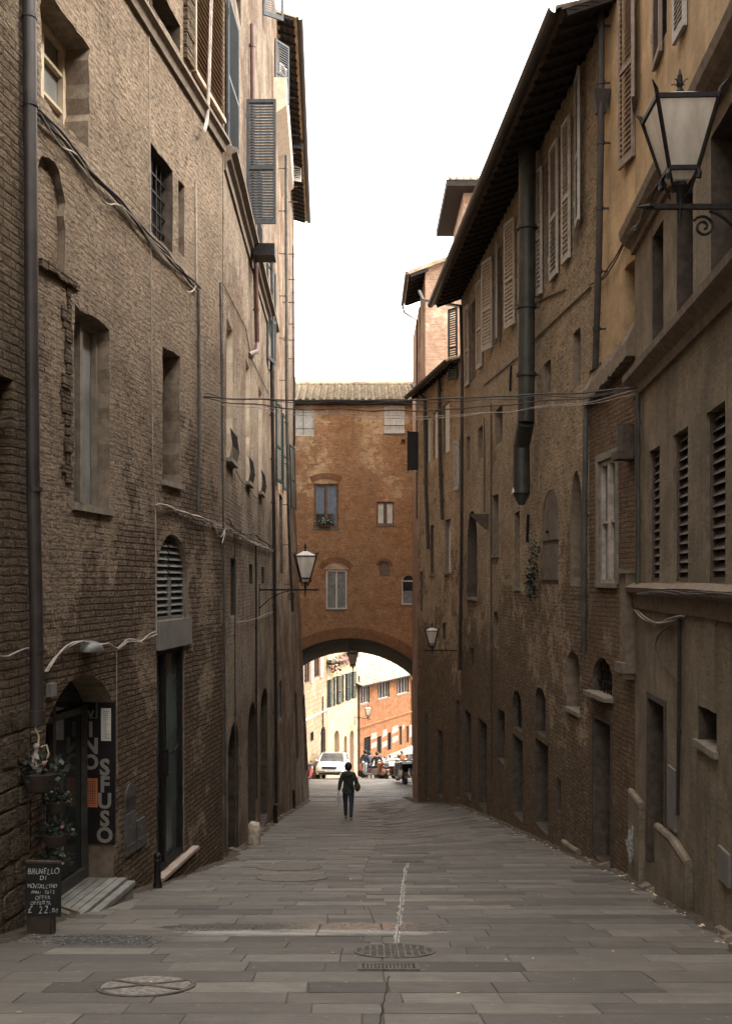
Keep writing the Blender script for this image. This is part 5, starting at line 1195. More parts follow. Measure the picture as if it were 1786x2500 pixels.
# ================================================================== CABLES
# across the street
A0 = L1.px(493, 970, -.06); B0 = R1.px(1552, 948, -.06)
def span(a, b, sag, off=(0, 0, 0), n=9):
    a, b = Vector(a), Vector(b); return [a.lerp(b, i / n) + Vector((0, 0, -sag * 4 * (i / n) * (1 - i / n))) + Vector(off) for i in range(n + 1)]
for i, (sag, r_, oa, ob, w_) in enumerate(((.10, .012, 0, 0, .03), (.24, .009, -.02, -.02, .06), (.16, .006, .03, -.03, .09), (.32, .005, -.04, -.05, .07), (.28, .004, 0, -.1, .05))):
    wire('overhead_cable', span(A0 + Vector((0, 0, oa)), B0 + Vector((0, 0, ob)), sag), r_, M['cable_dark'] if i < 3 else M['cable_pale'], ('thickest dark cable strung across the street, topmost of the bundle', 'second dark cable strung across the street, sagging below the thickest', 'thin dark cable crossing the thickest one above the street', 'thin pale wire sagging lowest across the street', 'finest pale wire strung across the street, ending lowest at the grey house')[i], 'cable', 'cables strung across the street', wob=w_)
# bundle running along the brown house and its pale flex
pts = [L1.px(x, y, -.05) for x, y in ((90, 268), (150, 330), (190, 380), (230, 430), (300, 500), (350, 560), (410, 625), (470, 690), (484, 705))]
wire('wall_cable', pts, .014, M['cable_dark'], 'thick dark cable bundle sloping down the brown house above the blind niche', strands=3, twist=.12, wob=.03)
pts = [L1.px(x, y, -.07) for x, y in ((92, 262), (115, 305), (150, 360), (190, 380), (225, 440), (260, 495), (295, 503), (345, 555), (370, 590), (440, 655), (478, 698), (455, 712), (432, 668))]
wire('wall_cable', pts, .009, M['cable_pale'], 'pale flex looping beside the dark bundle on the brown house', wob=.02)
pts = [L1.px(x, y, -.05) for x, y in ((112, 1640), (135, 1605), (165, 1578), (200, 1566), (232, 1576), (262, 1572), (286, 1585), (312, 1564), (340, 1566), (366, 1552), (382, 1545))]
wire('wall_cable', pts, .009, M['cable_pale'], 'pale twisted cable draped over the wine shop arch', strands=2, twist=.35, wob=.02)
pts = [L1.px(x, y, -.04) for x, y in ((382, 1545), (381, 1400), (380, 1232))]
wire('wall_cable', pts, .007, M['cable_pale'], 'thin pale cable rising beside the louvred arch')
pts = [L1.px(x, y, -.05) for x, y in ((380, 1232), (400, 1232), (430, 1245), (460, 1255), (495, 1268), (530, 1285))] + [L2.px(x, y, -.06) for x, y in ((560, 1296), (600, 1318), (640, 1335), (668, 1345))]
wire('wall_cable', pts, .011, M['cable_pale'], 'knotted pale cables continuing from the louvred arch onto the plastered house', strands=3, twist=.45, wob=.05)
pts = [L2.px(x, y, -.08) for x, y in ((548, 1262), (565, 1285), (590, 1300), (622, 1306), (645, 1322), (671, 1343))]
wire('wall_cable', pts, .012, M['cable_dark'], 'dark drooping cable on the plastered house', strands=2, twist=.2, wob=.04)
pts = [L1.px(x, y, -.08) for x, y in ((525, 1270), (528, 1300), (541, 1310), (548, 1290), (546, 1276))]
wire('wall_cable', pts, .008, M['cable_pale'], 'loose pale cable tail hanging from the cable knot')
pts = [L2.px(x, y, -.1) for x, y in ((548, 1255), (550, 1290), (543, 1326))]
wire('wall_cable', pts, .008, M['cable_pale'], 'straight pale cable end sticking down beside the knot')
pts = [L2.px(x, y, -.04) for x, y in ((577, 1150), (590, 1175), (603, 1185), (620, 1210), (635, 1222), (646, 1226))]
wire('wall_cable', pts, .008, M['cable_dark'], 'dark cable looping under the three iron window baskets')
pts = [L2.px(x, y, -.05) for x, y in ((578, 1519), (605, 1515), (630, 1508), (655, 1497), (672, 1492))]
wire('wall_cable', pts, .007, M['cable_pale'], 'pale wire under the lantern bracket on the left')
pts = [L1.px(x, y, -.04) for x, y in ((447, 1504), (460, 1520), (468, 1550), (470, 1590))]
wire('wall_cable', pts, .007, M['cable_pale'], 'short pale wire beside the grey lintel')
pts = [L1.px(x, y, -.1) for x, y in ((516, -40), (512, 120), (508, 250), (504, 300), (497, 322), (490, 310))]
wire('wall_cable', pts, .012, M['cable_pale'], 'pale cables hanging down over the tan slatted screen', strands=3, twist=.03)
pts = [L1.px(x, y, -.05) for x, y in ((455, 990), (480, 985), (530, 975))] 
pts = [R2.px(x, y, -.05) for x, y in ((1440, 695), (1450, 690))] + [SB.px(x, y, -.06) for x, y in ((1470, 680), (1500, 635), (1530, 580))] + [R1.px(x, y, -.26) for x, y in ((1556, 545), (1600, 460), (1660, 360))]
wire('wall_cable', pts, .012, M['cable_dark'], 'dark twisted cable climbing the ochre wall past the lantern', strands=2, twist=.25, wob=.02)
pts = [R1.px(x, y, -.04) for x, y in ((1534 + 18, 1490), (1570, 1508), (1600, 1520), (1630, 1515), (1666, 1503))]
wire('wall_cable', pts, .011, M['cable_pale'], 'pale cable swag on the grey house below its lowest moulding', strands=2, twist=.3)
pts = [R1.px(x, y, -.04) for x, y in ((1662, 1506), (1630, 1530), (1604, 1555), (1600, 1590), (1625, 1625), (1656, 1662))]
wire('wall_cable', pts, .009, M['cable_dark'], 'dark looping cable on the grey house above the door')
pts = [R1.px(x, y, -.2) for x, y in ((1556, 1448), (1610, 1444), (1670, 1448), (1740, 1450), (1830, 1452))]
wire('wall_cable', pts, .008, M['cable_dark'], 'twisted cable lying along the ledge of the grey house', strands=2, twist=.3, wob=.02)
pts = [L0.px(x, y, -.06) for x, y in ((-60, 1606), (0, 1602), (20, 1602), (45, 1590), (68, 1582), (80, 1582))]
wire('wall_cable', pts, .008, M['cable_pale'], 'pale wire on the stone house at the left edge')

# big dark drainpipe between the stone house and the brown house
dpz = L1.A
def dp(x, y, D=9.35): p = at(x, y, D); return p
root = empty('drainpipe', (l1(9.4)[0] + .14, 9.3, gz(-3, 9.3)), 0, 'thick dark metal drainpipe running the full height beside the brown house', 'drainpipe')
rp = Vector(root.location); m = MB()
P = [at(x, y, 9.3) - rp for x, y in ((70, -120), (72, 0), (77, 700), (81, 1150), (89, 1500), (92, 1765))]; m.tube(P, .063, 18); m.build('pipe', M['pipe_dark'], root, smooth=True)
for y in (40, 255, 1195, 1590):
    m = MB(); c = at(72 + y * .012, y, 9.3) - rp; m.tube([c + Vector((0, 0, -.02)), c + Vector((0, 0, .02))], .07, 18); m.bar(c, c + Vector((-.17, 0, 0)), .03); m.build('bracket', M['pipe_dark'], root)
m = MB().tube([P[-1] + Vector((0, 0, .12)), P[-1] + Vector((0, 0, -.02))], .075, 18); m.build('collar', M['pipe_dark'], root)

# ================================================================== SHOP THINGS
def text_mesh(body, size, ext=.004, shear=0, spacing=1, bold=0):
    cu = bpy.data.curves.new('t', 'FONT'); cu.body = body; cu.size = size; cu.extrude = ext; cu.shear = shear; cu.align_x = 'CENTER'; cu.space_character = spacing; cu.resolution_u = 3; cu.offset = bold
    ob = bpy.data.objects.new('t', cu); COL.objects.link(ob); dg = bpy.context.evaluated_depsgraph_get(); me = bpy.data.meshes.new_from_object(ob.evaluated_get(dg)); bpy.data.objects.remove(ob); return me
def text_obj(name, lines, mat, parent, mw, bold=0):
    """lines: (body, x, z, size, shear, widthscale) on the XZ plane facing -Y; mw places it"""
    bm = bmesh.new()
    for body, x, z, size, shear, ws in lines:
        me = text_mesh(body, size, .003, shear, 1, size * bold); me.transform(mw @ Matrix.Translation((x, 0, z)) @ Matrix.Scale(ws, 4, (1, 0, 0)) @ Matrix.Rotation(R(90), 4, 'X')); bm.from_mesh(me)
    me = bpy.data.meshes.new(name); bm.to_mesh(me); bm.free(); me.materials.append(mat); o = bpy.data.objects.new(name, me); COL.objects.link(o); o.parent = parent; return o
# sign board on the right-hand reveal of the shop arch, facing the camera
ls = L1; so = shop
z1s, z0s = L1.z(270, 1716), L1.z(270, 2066); ur = so['u1']; dpt = so['depth']
root = empty('shop_sign', ls.w(ur - .012, dpt, z0s), L1.ang - R(90), 'tall black board lettered VINO SFUSO on the inside of the shop arch', 'shop sign')
# local frame: x from glass outwards to the street (0..dpt), -y faces the camera
Hs = z1s - z0s
m = MB().box(.015, dpt + .03, -.012, .01, 0, Hs); m.build('board', simple('sign_black', (.012, .01, .01), .5), root)
LET = simple('sign_letters', (.21, .19, .165), .6, var=.1)
pxm = Hs / (2066 - 1716.); Z = lambda y: (2066 - y) * pxm
cap = lambda a, b: (b - a) * pxm / .72
lines = [('V', dpt * .27, Z(1757), .135, 0, .85)]
for ch, y0, y1 in (('I', 1764, 1801), ('N', 1804, 1842), ('O', 1845, 1881)): lines.append((ch, dpt * .27, Z(y1), cap(y0, y1), 0, .98))
for ch, y0, y1 in (('S', 1855, 1895), ('F', 1898, 1936), ('U', 1939, 1976), ('S', 1982, 2020), ('O', 2023, 2060)): lines.append((ch, dpt * .74, Z(y1), cap(y0, y1), 0, .98))
text_obj('lettering', lines, LET, root, Matrix.Translation((0, -.016, 0)), .035)
m = MB().box(dpt * .62, dpt * .95, -.018, -.012, Z(1811), Z(1731)); nb = m.build('notice', M['white_board'], root); nb['label'] = 'white paper notice'
m = MB()
for i in range(14): z_ = Z(1805 - i * 5); m.box(dpt * .70, dpt * .70 + ru(.03, .08), -.0195, -.018, z_, z_ + .005)
m.build('print', M['iron'], nb)
m = MB().box(dpt * .05, dpt * .5, -.018, -.012, Z(1975), Z(1904)); nb = m.build('notice', simple('orange_paper', (.42, .13, .055), .8), root); nb['label'] = 'orange printed notice'
m = MB()
for i in range(11): z_ = Z(1972 - i * 6); m.box(dpt * .1, dpt * .45, -.0195, -.018, z_, z_ + .004)
for i in range(5): m.box(dpt * (.12 + i * .07), dpt * (.12 + i * .07) + .004, -.0195, -.018, Z(1970), Z(1910))
m.build('print', M['rust'], nb)
m = MB(); a, b, c, d = dpt * .0, dpt * .5, Z(1757), Z(1700)
m.box(a, b, -.03, -.012, c, c + .015); m.box(a, b, -.03, -.012, d - .015, d); m.box(a, a + .015, -.03, -.012, c + .015, d - .015); m.box(b - .015, b, -.03, -.012, c + .015, d - .015)
for i in range(6): m.box(a + .03 + i * .022, a + .036 + i * .022, -.025, -.012, d - .06, d - .02)
m.build('picture_frame', M['steel_plate'], root)
# chalkboard
p = at(107, 2172, 9.05); zt_, zb_ = at(107, 2107, 9.05).z, at(107, 2236, 9.05).z; w = (150 - 63) / F * 9.05
root = empty('chalkboard', (p.x, 9.05, gz(p.x, 9.05)), R(-6), 'black chalkboard with white handwritten wine offer beside the shop door', 'chalkboard'); g_ = gz(p.x, 9.05)
m = MB().box(-w / 2, w / 2, -.012, .012, zb_ - g_, zt_ - g_); m.build('board', simple('chalk_black', (.014, .014, .014), .6), root)
m = MB(); m.box(-w / 2, -w / 2 + .03, .012, .05, 0, zt_ - g_); m.box(w / 2 - .1, w / 2 - .07, .012, .05, 0, zt_ - g_); m.box(-w / 2, w / 2, -.02, .02, zt_ - g_, zt_ - g_ + .02); m.box(-w * .42, w * .2, .0, .12, 0, max(.02, zb_ - g_ - .01)); m.build('stand', M['dark_wood'], root)
hb = (zt_ - zb_); zz = lambda f: zt_ - g_ - hb * f
CH_ = []
for body, x, z, size, sh, ws in [('BRUNELLO', 0, zz(.2), .075, .15, .78), ('DI', .01, zz(.31), .055, .1, 1), ('MONTALCINO', -.005, zz(.46), .055, .12, .8), ('ANNI 2013', .0, zz(.57), .045, .1, .9), ('OFFER', -.0, zz(.67), .05, .1, .9), ('OFFERTA', -.02, zz(.78), .05, .1, .9), ('£ 22', -.05, zz(.94), .09, .2, .9), ('.00', .1, zz(.92), .055, .1, .9)]:
    adv = size * .62 * ws; n_ = len(body)
    for i_, c_ in enumerate(body):
        if c_ != ' ': CH_.append((c_, x + (i_ - (n_ - 1) / 2) * adv + ru(-.002, .002), z + ru(-.005, .005) + (i_ - n_ / 2) * .0012, size * ru(.88, 1.1), sh + ru(-.12, .12), ws * ru(.85, 1.05)))
text_obj('chalk_writing', CH_, simple('chalk', (.34, .33, .31), .9, var=.5, scale=60), root, Matrix.Translation((0, -.018, 0)))
# stacked planters and wreath beside the shop door
def planter(x, y, D, sc, seed, label, flowers=True, hang=.0):
    random.seed(seed); p = at(x, y, D); root = empty('planter', p, 0, label, 'planter', 'planters hung beside the shop door')
    m = MB().lathe([(.05 * sc, -.12 * sc), (.09 * sc, -.1 * sc), (.13 * sc, 0), (.14 * sc, .02 * sc), (.12 * sc, .02 * sc)], 14); m.build('pot', M['dark_wood'], root, smooth=True)
    m = MB()
    for i in range(260):
        a = ru(0, 6.3); r = .17 * sc * math.sqrt(rnd()); m.leaf((r * math.cos(a), r * math.sin(a) * .7, .02 + ru(0, .12) * sc - (r / .17 / sc) ** 2 * .06), .05 * sc)
    m.build('leaves', M['leafdark'], root)
    m = MB()
    for i in range(1): a = ru(0, 6.3); m.ball((.12 * sc * math.cos(a), -.1 * sc * abs(math.sin(a)), ru(.05, .14) * sc), .018 * sc, 5)
    m.build('blossoms', simple('dull_pink', (.28, .13, .12), .7), root)
    m = MB().tube([(0, .05, -.02), (0, .09, -.02 - .3)], .008, 5); m.build('hook', M['iron'], root)
    return root
D0 = 9.35
planter(100, 1893, D0, 1.35, 1, 'topmost dark leafy basket beside the shop door, under the white doll')
planter(139, 1960, 9.7, .9, 2, 'middle pot of pale leaves with a pink flower beside the shop door')
planter(137, 2040, 9.7, 1.0, 3, 'lower pot with curled grey-green leaves above the chalkboard')
planter(132, 2105, 9.6, .9, 4, 'lowest pot directly behind the top of the chalkboard')
random.seed(21)
p = at(88, 1876, 9.3); root = empty('doll', p, 0, 'small white and gold figure perched on the leafy basket beside the drainpipe', 'figurine')
m = MB(); m.lathe([(.035, 0), (.05, .03), (.03, .1), (.022, .14)], 10); m.tube([(.0, 0, .13), (.01, -.01, .18)], [.02, .018], 8); m.ball((.01, -.01, .21), .028, 8); m.build('body', M['cable_pale'], root, smooth=True)
m = MB(); m.tube([(.02, 0, .22), (.03, 0, .3), (.0, 0, .36), (-.01, 0, .42)], [.012, .008, .01, .002], 6); m.tube([(-.04, 0, .34), (.06, 0, .35)], .006, 5); m.tube([(.05, 0, .2), (.1, 0, .22), (.12, 0, .14), (.1, 0, .06)], .008, 6); m.build('wand', M['pale_wood'], root)
# bollards and posts by the doors
def bollard(X, D, h, r, label):
    root = empty('bollard', (X, D, gz(X, D)), 0, label, 'bollard', 'small iron posts at the doors'); MB().lathe([(r * 1.3, -.05), (r * 1.3, .05), (r, .08), (r, h * .8), (r * 1.15, h * .84), (r * .8, h * .9)], 12).build('post', M['iron'], root, smooth=True)
    MB().ball((0, 0, h * .95), r * 1.1, 8).build('knob', M['iron'], root, smooth=True); return root
X, D = gp(379, 2168); bollard(X + .03, D, .42, .045, 'dark iron post with a ball top left of the pale doorstep')
X, D = gp(674, 2010); bollard(X - .02, D, .5, .06, 'dark low iron post far down the left wall, past the white stone')
X, D = gp(718, 1975); bollard(X - .02, D, .7, .06, 'small iron post by the foot of the far left house')
# white-topped corner stone
X, D = gp(620, 2062); root = empty('corner_stone', (X, D, gz(X, D)), 0, 'rough pale stone block standing against the left wall', 'stone block')
bm = bmesh.new(); bmesh.ops.create_icosphere(bm, subdivisions=4, radius=1)
for v in bm.verts:
    n_ = v.co.normalized(); q = (abs(n_.x) ** 5 + abs(n_.y) ** 5 + abs(n_.z) ** 5) ** (-1 / 5); v.co = n_ * q; e = 1 + .09 * noise.noise(v.co * 2.2) + .04 * noise.noise(v.co * 6); v.co = Vector((v.co.x * .12 * e, v.co.y * .14 * e, v.co.z * .24 * e + .2))
me = bpy.data.meshes.new('stone'); bm.to_mesh(me); bm.free(); me.materials.append(simple('pale_rock', (.42, .35, .27), .95, var=.4, scale=10, bump=.01)); me.shade_smooth(); o = bpy.data.objects.new('stone', me); COL.objects.link(o); o.parent = root
# heap in the niche at the right wall
X, D = gp(1545, 2100); X, D = r1(13.2)[0] - .08, 13.4
root = empty('rag', (X, D, gz(X, D)), 0, 'crumpled grey-white cloth wedged at the corner of the grey house', 'cloth')
m = MB()
for i in range(14): m.tube([(ru(-.04, .03), ru(-.06, .06), .25 + ru(0, .1)), (ru(-.06, .02), ru(-.06, .06), .45 + ru(-.05, .08)), (ru(-.04, .03), ru(-.05, .05), .68 + ru(-.08, .08))], [ru(.01, .03), ru(.015, .035), ru(.005, .02)], 7)
m.build('cloth', simple('rag_cloth', (.22, .22, .2), .9, var=.5, scale=30), root, smooth=True)
# ================================================================== PEOPLE
def skin_obj(name, J, E, mat, parent, sub=2, root=None):
    names = list(J); idx = {n: i for i, n in enumerate(names)}
    me = bpy.data.meshes.new(name); me.from_pydata([J[n][:3] for n in names], [(idx[a], idx[b]) for a, b in E], [])
    ob = bpy.data.objects.new(name, me); COL.objects.link(ob); md = ob.modifiers.new('s', 'SKIN'); md.use_smooth_shade = True
    sv = me.skin_vertices[0].data
    for i, n in enumerate(names):
        r = J[n][3]; r2_ = J[n][4] if len(J[n]) > 4 else r; sv[i].radius = (r, r2_); sv[i].use_root = (n == (root or names[0]))
    sb = ob.modifiers.new('u', 'SUBSURF'); sb.levels = sub; sb.render_levels = sub
    dg = bpy.context.evaluated_depsgraph_get(); m2 = bpy.data.meshes.new_from_object(ob.evaluated_get(dg)); bpy.data.objects.remove(ob)
    m2.materials.clear(); m2.materials.append(mat); m2.name = name
    for p in m2.polygons: p.use_smooth = True
    o = bpy.data.objects.new(name, m2); COL.objects.link(o); o.parent = parent; return o
SKIN = simple('skin_tone', (.42, .25, .17), .6, var=.08)
def cloth(name, col): return simple('cloth_' + name, col, .9, var=.22, scale=14, bump=.002)
def person(loc, rz, h, label, top, legs, hair, stride=.12, arms='walk', hairlong=False, hood=False, seated=False, shoes=None, hat=None):
    root = empty('person', loc, rz, label, 'person'); k = h / 1.70
    def S(J): return {n: tuple(v * k for v in t) for n, t in J.items()}
    if seated:
        legJ = {'hl': (-.1, 0, .82, .09), 'kl': (-.17, .38, .84, .065), 'al': (-.17, .36, .42, .042), 'tl': (-.17, .5, .37, .03), 'hr': (.1, 0, .82, .09), 'kr': (.17, .38, .84, .065), 'ar': (.17, .36, .42, .042), 'tr': (.17, .5, .37, .03)}; pz = .86
    else:
        s = stride
        legJ = {'hl': (-.09, 0, .88, .088), 'kl': (-.095, s * .6, .49, .06), 'al': (-.09, s * .9, .09, .042), 'tl': (-.1, s * .9 + .13, .035, .034), 'hr': (.09, 0, .88, .088), 'kr': (.095, -s * .2, .49, .06), 'ar': (.09, -s * 1.2, .10, .042), 'tr': (.1, -s * 1.2 + .12, .035, .034)}; pz = .95
    dz = pz - .95
    T = {'p': (0, 0, .95 + dz, .12, .09), 'w': (0, .01, 1.1 + dz, .115, .085), 'c': (0, 0, 1.28 + dz, .145, .095), 'n0': (0, -.01, 1.41 + dz, .06, .055), 'n': (0, 0, 1.47 + dz, .048), 'h0': (0, .015, 1.54 + dz, .07, .075), 'h1': (0, .015, 1.62 + dz, .077, .09), 'h2': (0, .01, 1.67 + dz, .05, .06), 'nose': (0, .125, 1.575 + dz, .012), 'chin': (0, .085, 1.51 + dz, .03)}
    def arm(sg, mode):
        if mode == 'walk': return [(sg * .235, -.03, 1.12), (sg * .25, .06, .90)]
        if mode == 'back': return [(sg * .24, -.06, 1.13), (sg * .28, -.08, .90)]
        if mode == 'bent': return [(sg * .26, -.04, 1.13), (sg * .20, .15, 1.02)]
        if mode == 'ride': return [(sg * .27, .12, 1.12), (sg * .30, .38, 1.08)]
        return [(sg * .31, .02, 1.17), (sg * .40, .10, 1.0)]
    modes = arms if isinstance(arms, tuple) else (arms, arms); AJ = {}; AE = []
    for q, sg in (('l', -1), ('r', 1)):
        e, w = arm(sg, modes[0 if sg < 0 else 1]); e = (e[0], e[1], e[2] + dz); w = (w[0], w[1], w[2] + dz); d = (Vector(w) - Vector(e)).normalized()
        AJ['s' + q] = (sg * .165, 0, 1.38 + dz, .055); AJ['e' + q] = (*e, .042); AJ['w' + q] = (*w, .027); pm = Vector(w) + d * .06; AJ['m' + q] = (*pm, .032, .02)
        AE += [('c', 's' + q), ('s' + q, 'e' + q), ('e' + q, 'w' + q), ('w' + q, 'm' + q)]
        fwd = Vector((0, 1, 0)) if abs(d.y) < .7 else Vector((sg * -1, 0, 0))
        for i, (off, L) in enumerate(((-.028, .062), (-.010, .075), (.010, .07), (.027, .055))):
            b = pm + fwd * off + d * .03; c = b + d * L * .5 + Vector((-sg * .008, 0, 0)); t = b + d * L + Vector((-sg * .022, 0, 0))
            AJ[f'f{q}{i}'] = (*b, .0095); AJ[f'g{q}{i}'] = (*c, .0088); AJ[f'k{q}{i}'] = (*t, .0075); AE += [('m' + q, f'f{q}{i}'), (f'f{q}{i}', f'g{q}{i}'), (f'g{q}{i}', f'k{q}{i}')]
        b = pm - d * .02 + fwd * .035; t = b + fwd * .02 + d * .04; AJ['th' + q] = (*b, .011); AJ['tt' + q] = (*t, .009); AE += [('m' + q, 'th' + q), ('th' + q, 'tt' + q)]
    TE = [('p', 'w'), ('w', 'c'), ('c', 'n0'), ('n0', 'n'), ('n', 'h0'), ('h0', 'h1'), ('h1', 'h2'), ('h1', 'nose'), ('h0', 'chin')]
    LE = [('p', 'hl'), ('hl', 'kl'), ('kl', 'al'), ('al', 'tl'), ('p', 'hr'), ('hr', 'kr'), ('kr', 'ar'), ('ar', 'tr')]
    J = {**T, **AJ, **legJ}; body = skin_obj('body', S(J), TE + AE + LE, SKIN, root, 1, 'p')
    g = lambda d_, ks, f: {k_: d_[k_][:3] + tuple(r * f + .006 for r in d_[k_][3:]) for k_ in ks}
    jk = {**g(T, ('p', 'w', 'c'), 1.36), 'n0': T['n0'][:3] + (.08, .075), 'hem': (0, 0, .74 + dz, .20, .155)}; jk['p'] = (0, 0, .88 + dz, .195, .15)
    if seated: jk.pop('hem')
    for q in 'lr': jk['s' + q] = AJ['s' + q][:3] + (.088,); jk['e' + q] = AJ['e' + q][:3] + (.07,); jk['w' + q] = AJ['w' + q][:3] + (.045,)
    skin_obj('jacket', S(jk), ([] if seated else [('p', 'hem')]) + [('p', 'w'), ('w', 'c'), ('c', 'n0')] + [e for e in AE if e[1][0] in 'sew' and len(e[1]) == 2 and e[0][0] in 'cse'], top, root, 2, 'c')
    tr = {'p': (0, 0, .95 + dz, .14, .115), **{k_: legJ[k_][:3] + (r_,) for k_, r_ in (('hl', .105), ('kl', .072), ('al', .055), ('hr', .105), ('kr', .072), ('ar', .055))}}
    skin_obj('trousers', S(tr), [e for e in LE if e[1][0] != 't'], legs, root, 2, 'p')
    for q in 'lr':
        a = legJ['a' + q]; m = MB(); n0 = Vector(a[:3]) * k
        tz = Vector(legJ['t' + q][:3]) * k; m.tube([Vector((n0.x, n0.y - .06, n0.z - .04)), Vector((n0.x, n0.y, n0.z - .035)), Vector((tz.x, tz.y, tz.z + .012)), Vector((tz.x, tz.y + .05, tz.z + .008))], [.035, .05, .046, .03], 10)
        m.build('shoe', shoes or M['iron'], root, smooth=True)
    hd = Vector((0, .0, 1.60 + dz)) * k; m = MB(); m.ball(hd + Vector((0, -.012, .02)), .118 * k, 12, (.98, 1.08, 1.1))
    if hairlong: m.tube([hd + Vector((0, -.05, 0)), hd + Vector((0, -.09, -.12)), hd + Vector((0, -.1, -.26))], [.09, .075, .03], 10)
    for i, v in enumerate(m.v):
        if v.y > hd.y + .055 and v.z < hd.z + .06: m.v[i].y = hd.y + .055
    m.build('hair', hair, root, smooth=True)
    if hood:
        m = MB(); m.ball(Vector((0, -.11, 1.40)) * k, .12 * k, 10, (1.15, .6, .75)); m.build('hood', top, root, smooth=True)
    return root
random.seed(33)
JET = cloth('olive', (.045, .042, .033)); NAVY = cloth('navy', (.03, .037, .055)); BLK = cloth('black', (.018, .018, .02)); HAIRD = simple('dark_hair', (.014, .011, .01), .5, var=.3)
wx_, wd = (850 - CX) / F * 29.3, 29.3
wo = person((wx_, wd, gz(wx_, wd) + .0), R(-4), 1.66, 'woman seen from behind walking away alone in a dark hooded jacket and jeans', JET, NAVY, HAIRD, .15, ('back', 'bent'), hood=True, shoes=M['stone_sill'])
m = MB(); m.tube([(-.17, -.12, 1.32), (0, -.155, 1.12), (.17, -.12, .93)], .018, 6); m.build('bag_strap', BLK, wo)
m = MB(); m.ball((.27, -.02, .98), .11, 8, (.8, .9, 1.2)); hb = m.build('shoulder_bag', cloth('brown', (.07, .045, .03)), None, smooth=True); hb.location = wo.location; hb.rotation_euler = wo.rotation_euler; tag(hb, 'small brown bag on the right hip of the woman walking alone', 'bag')
m = MB(); m.hull8([(-.32, -.12, .45), (-.25, -.12, .45), (-.25, -.04, .45), (-.32, -.04, .45)], [(-.33, -.13, .72), (-.24, -.13, .72), (-.24, -.04, .72), (-.33, -.04, .72)]); m.tube([(-.29, -.09, .72), (-.283, -.085, .85)], .012, 5)
bo = m.build('plastic_bag', simple('thin_plastic', (.36, .36, .35), .4, var=.3), None); bo.location = wo.location; bo.rotation_euler = wo.rotation_euler; tag(bo, 'pale plastic bag hanging from the left hand of the woman walking alone', 'bag')
def gl(x, D): X = (x - CX) / F * D; return (X, D, gz(X, D))
person(gl(891, 63.5), R(-10), 1.78, 'man in dark jacket and dark trousers walking away at the foot of the cream house', NAVY, BLK, HAIRD, .16, ('back', 'walk'), shoes=M['brown_wood'])
person(gl(901, 66), R(15), 1.72, 'person half hidden behind the man in the dark jacket', cloth('grey', (.09, .09, .1)), NAVY, HAIRD, .1)
person(gl(920, 63), R(8), 1.66, 'woman with hair tied up and a short black jacket beside the parked scooters', BLK, NAVY, simple('brown_hair', (.06, .03, .018), .5), .12, ('akimbo', 'akimbo'))
rd = person((gl(981, 60)[0], 60, gl(981, 60)[2] + .06), R(12), 1.74, 'grey-haired rider in an orange-brown jacket sitting on a scooter', cloth('rust', (.36, .14, .06)), BLK, simple('grey_hair', (.22, .21, .2), .6), seated=True, arms='ride')

# ================================================================== VEHICLES
def loft(m, secs):
    n = len(secs[0]); b = len(m.v)
    for s_ in secs: m.v += [Vector(p) for p in s_]
    for i in range(len(secs) - 1):
        for q in range(n): r = (q + 1) % n; m.f.append([b + i * n + q, b + i * n + r, b + (i + 1) * n + r, b + (i + 1) * n + q]); m.m.append(0)
    m.f.append([b + q for q in range(n)][::-1]); m.m.append(0); e = b + (len(secs) - 1) * n; m.f.append([e + q for q in range(n)]); m.m.append(0)
def wheel(root, x, y, r, w, axis='x', rim=None):
    t = MB(); pr = [(r * .62, -w / 2), (r * .95, -w / 2), (r, -w * .3), (r, w * .3), (r * .95, w / 2), (r * .62, w / 2)]; t.lathe(pr, 20); t.apply(Matrix.Rotation(R(90), 4, 'Y'))
    o = t.build('wheel', simple('tyre', (.02, .02, .02), .85), root, smooth=True, loc=(x, y, r))
    d = MB().lathe([(r * .6, -w * .45), (r * .6, w * .45)], 18); d.lathe([(r * .15, w * .46), (r * .15, w * .52)], 8); d.apply(Matrix.Rotation(R(90), 4, 'Y')); d.build('rim', rim or simple('rim_metal', (.35, .35, .35), .35, .8), o, smooth=True)
    return o
CARP = simple('car_paint', (.62, .61, .58), .25, .3, var=.03, spec=.6, coat=.6)
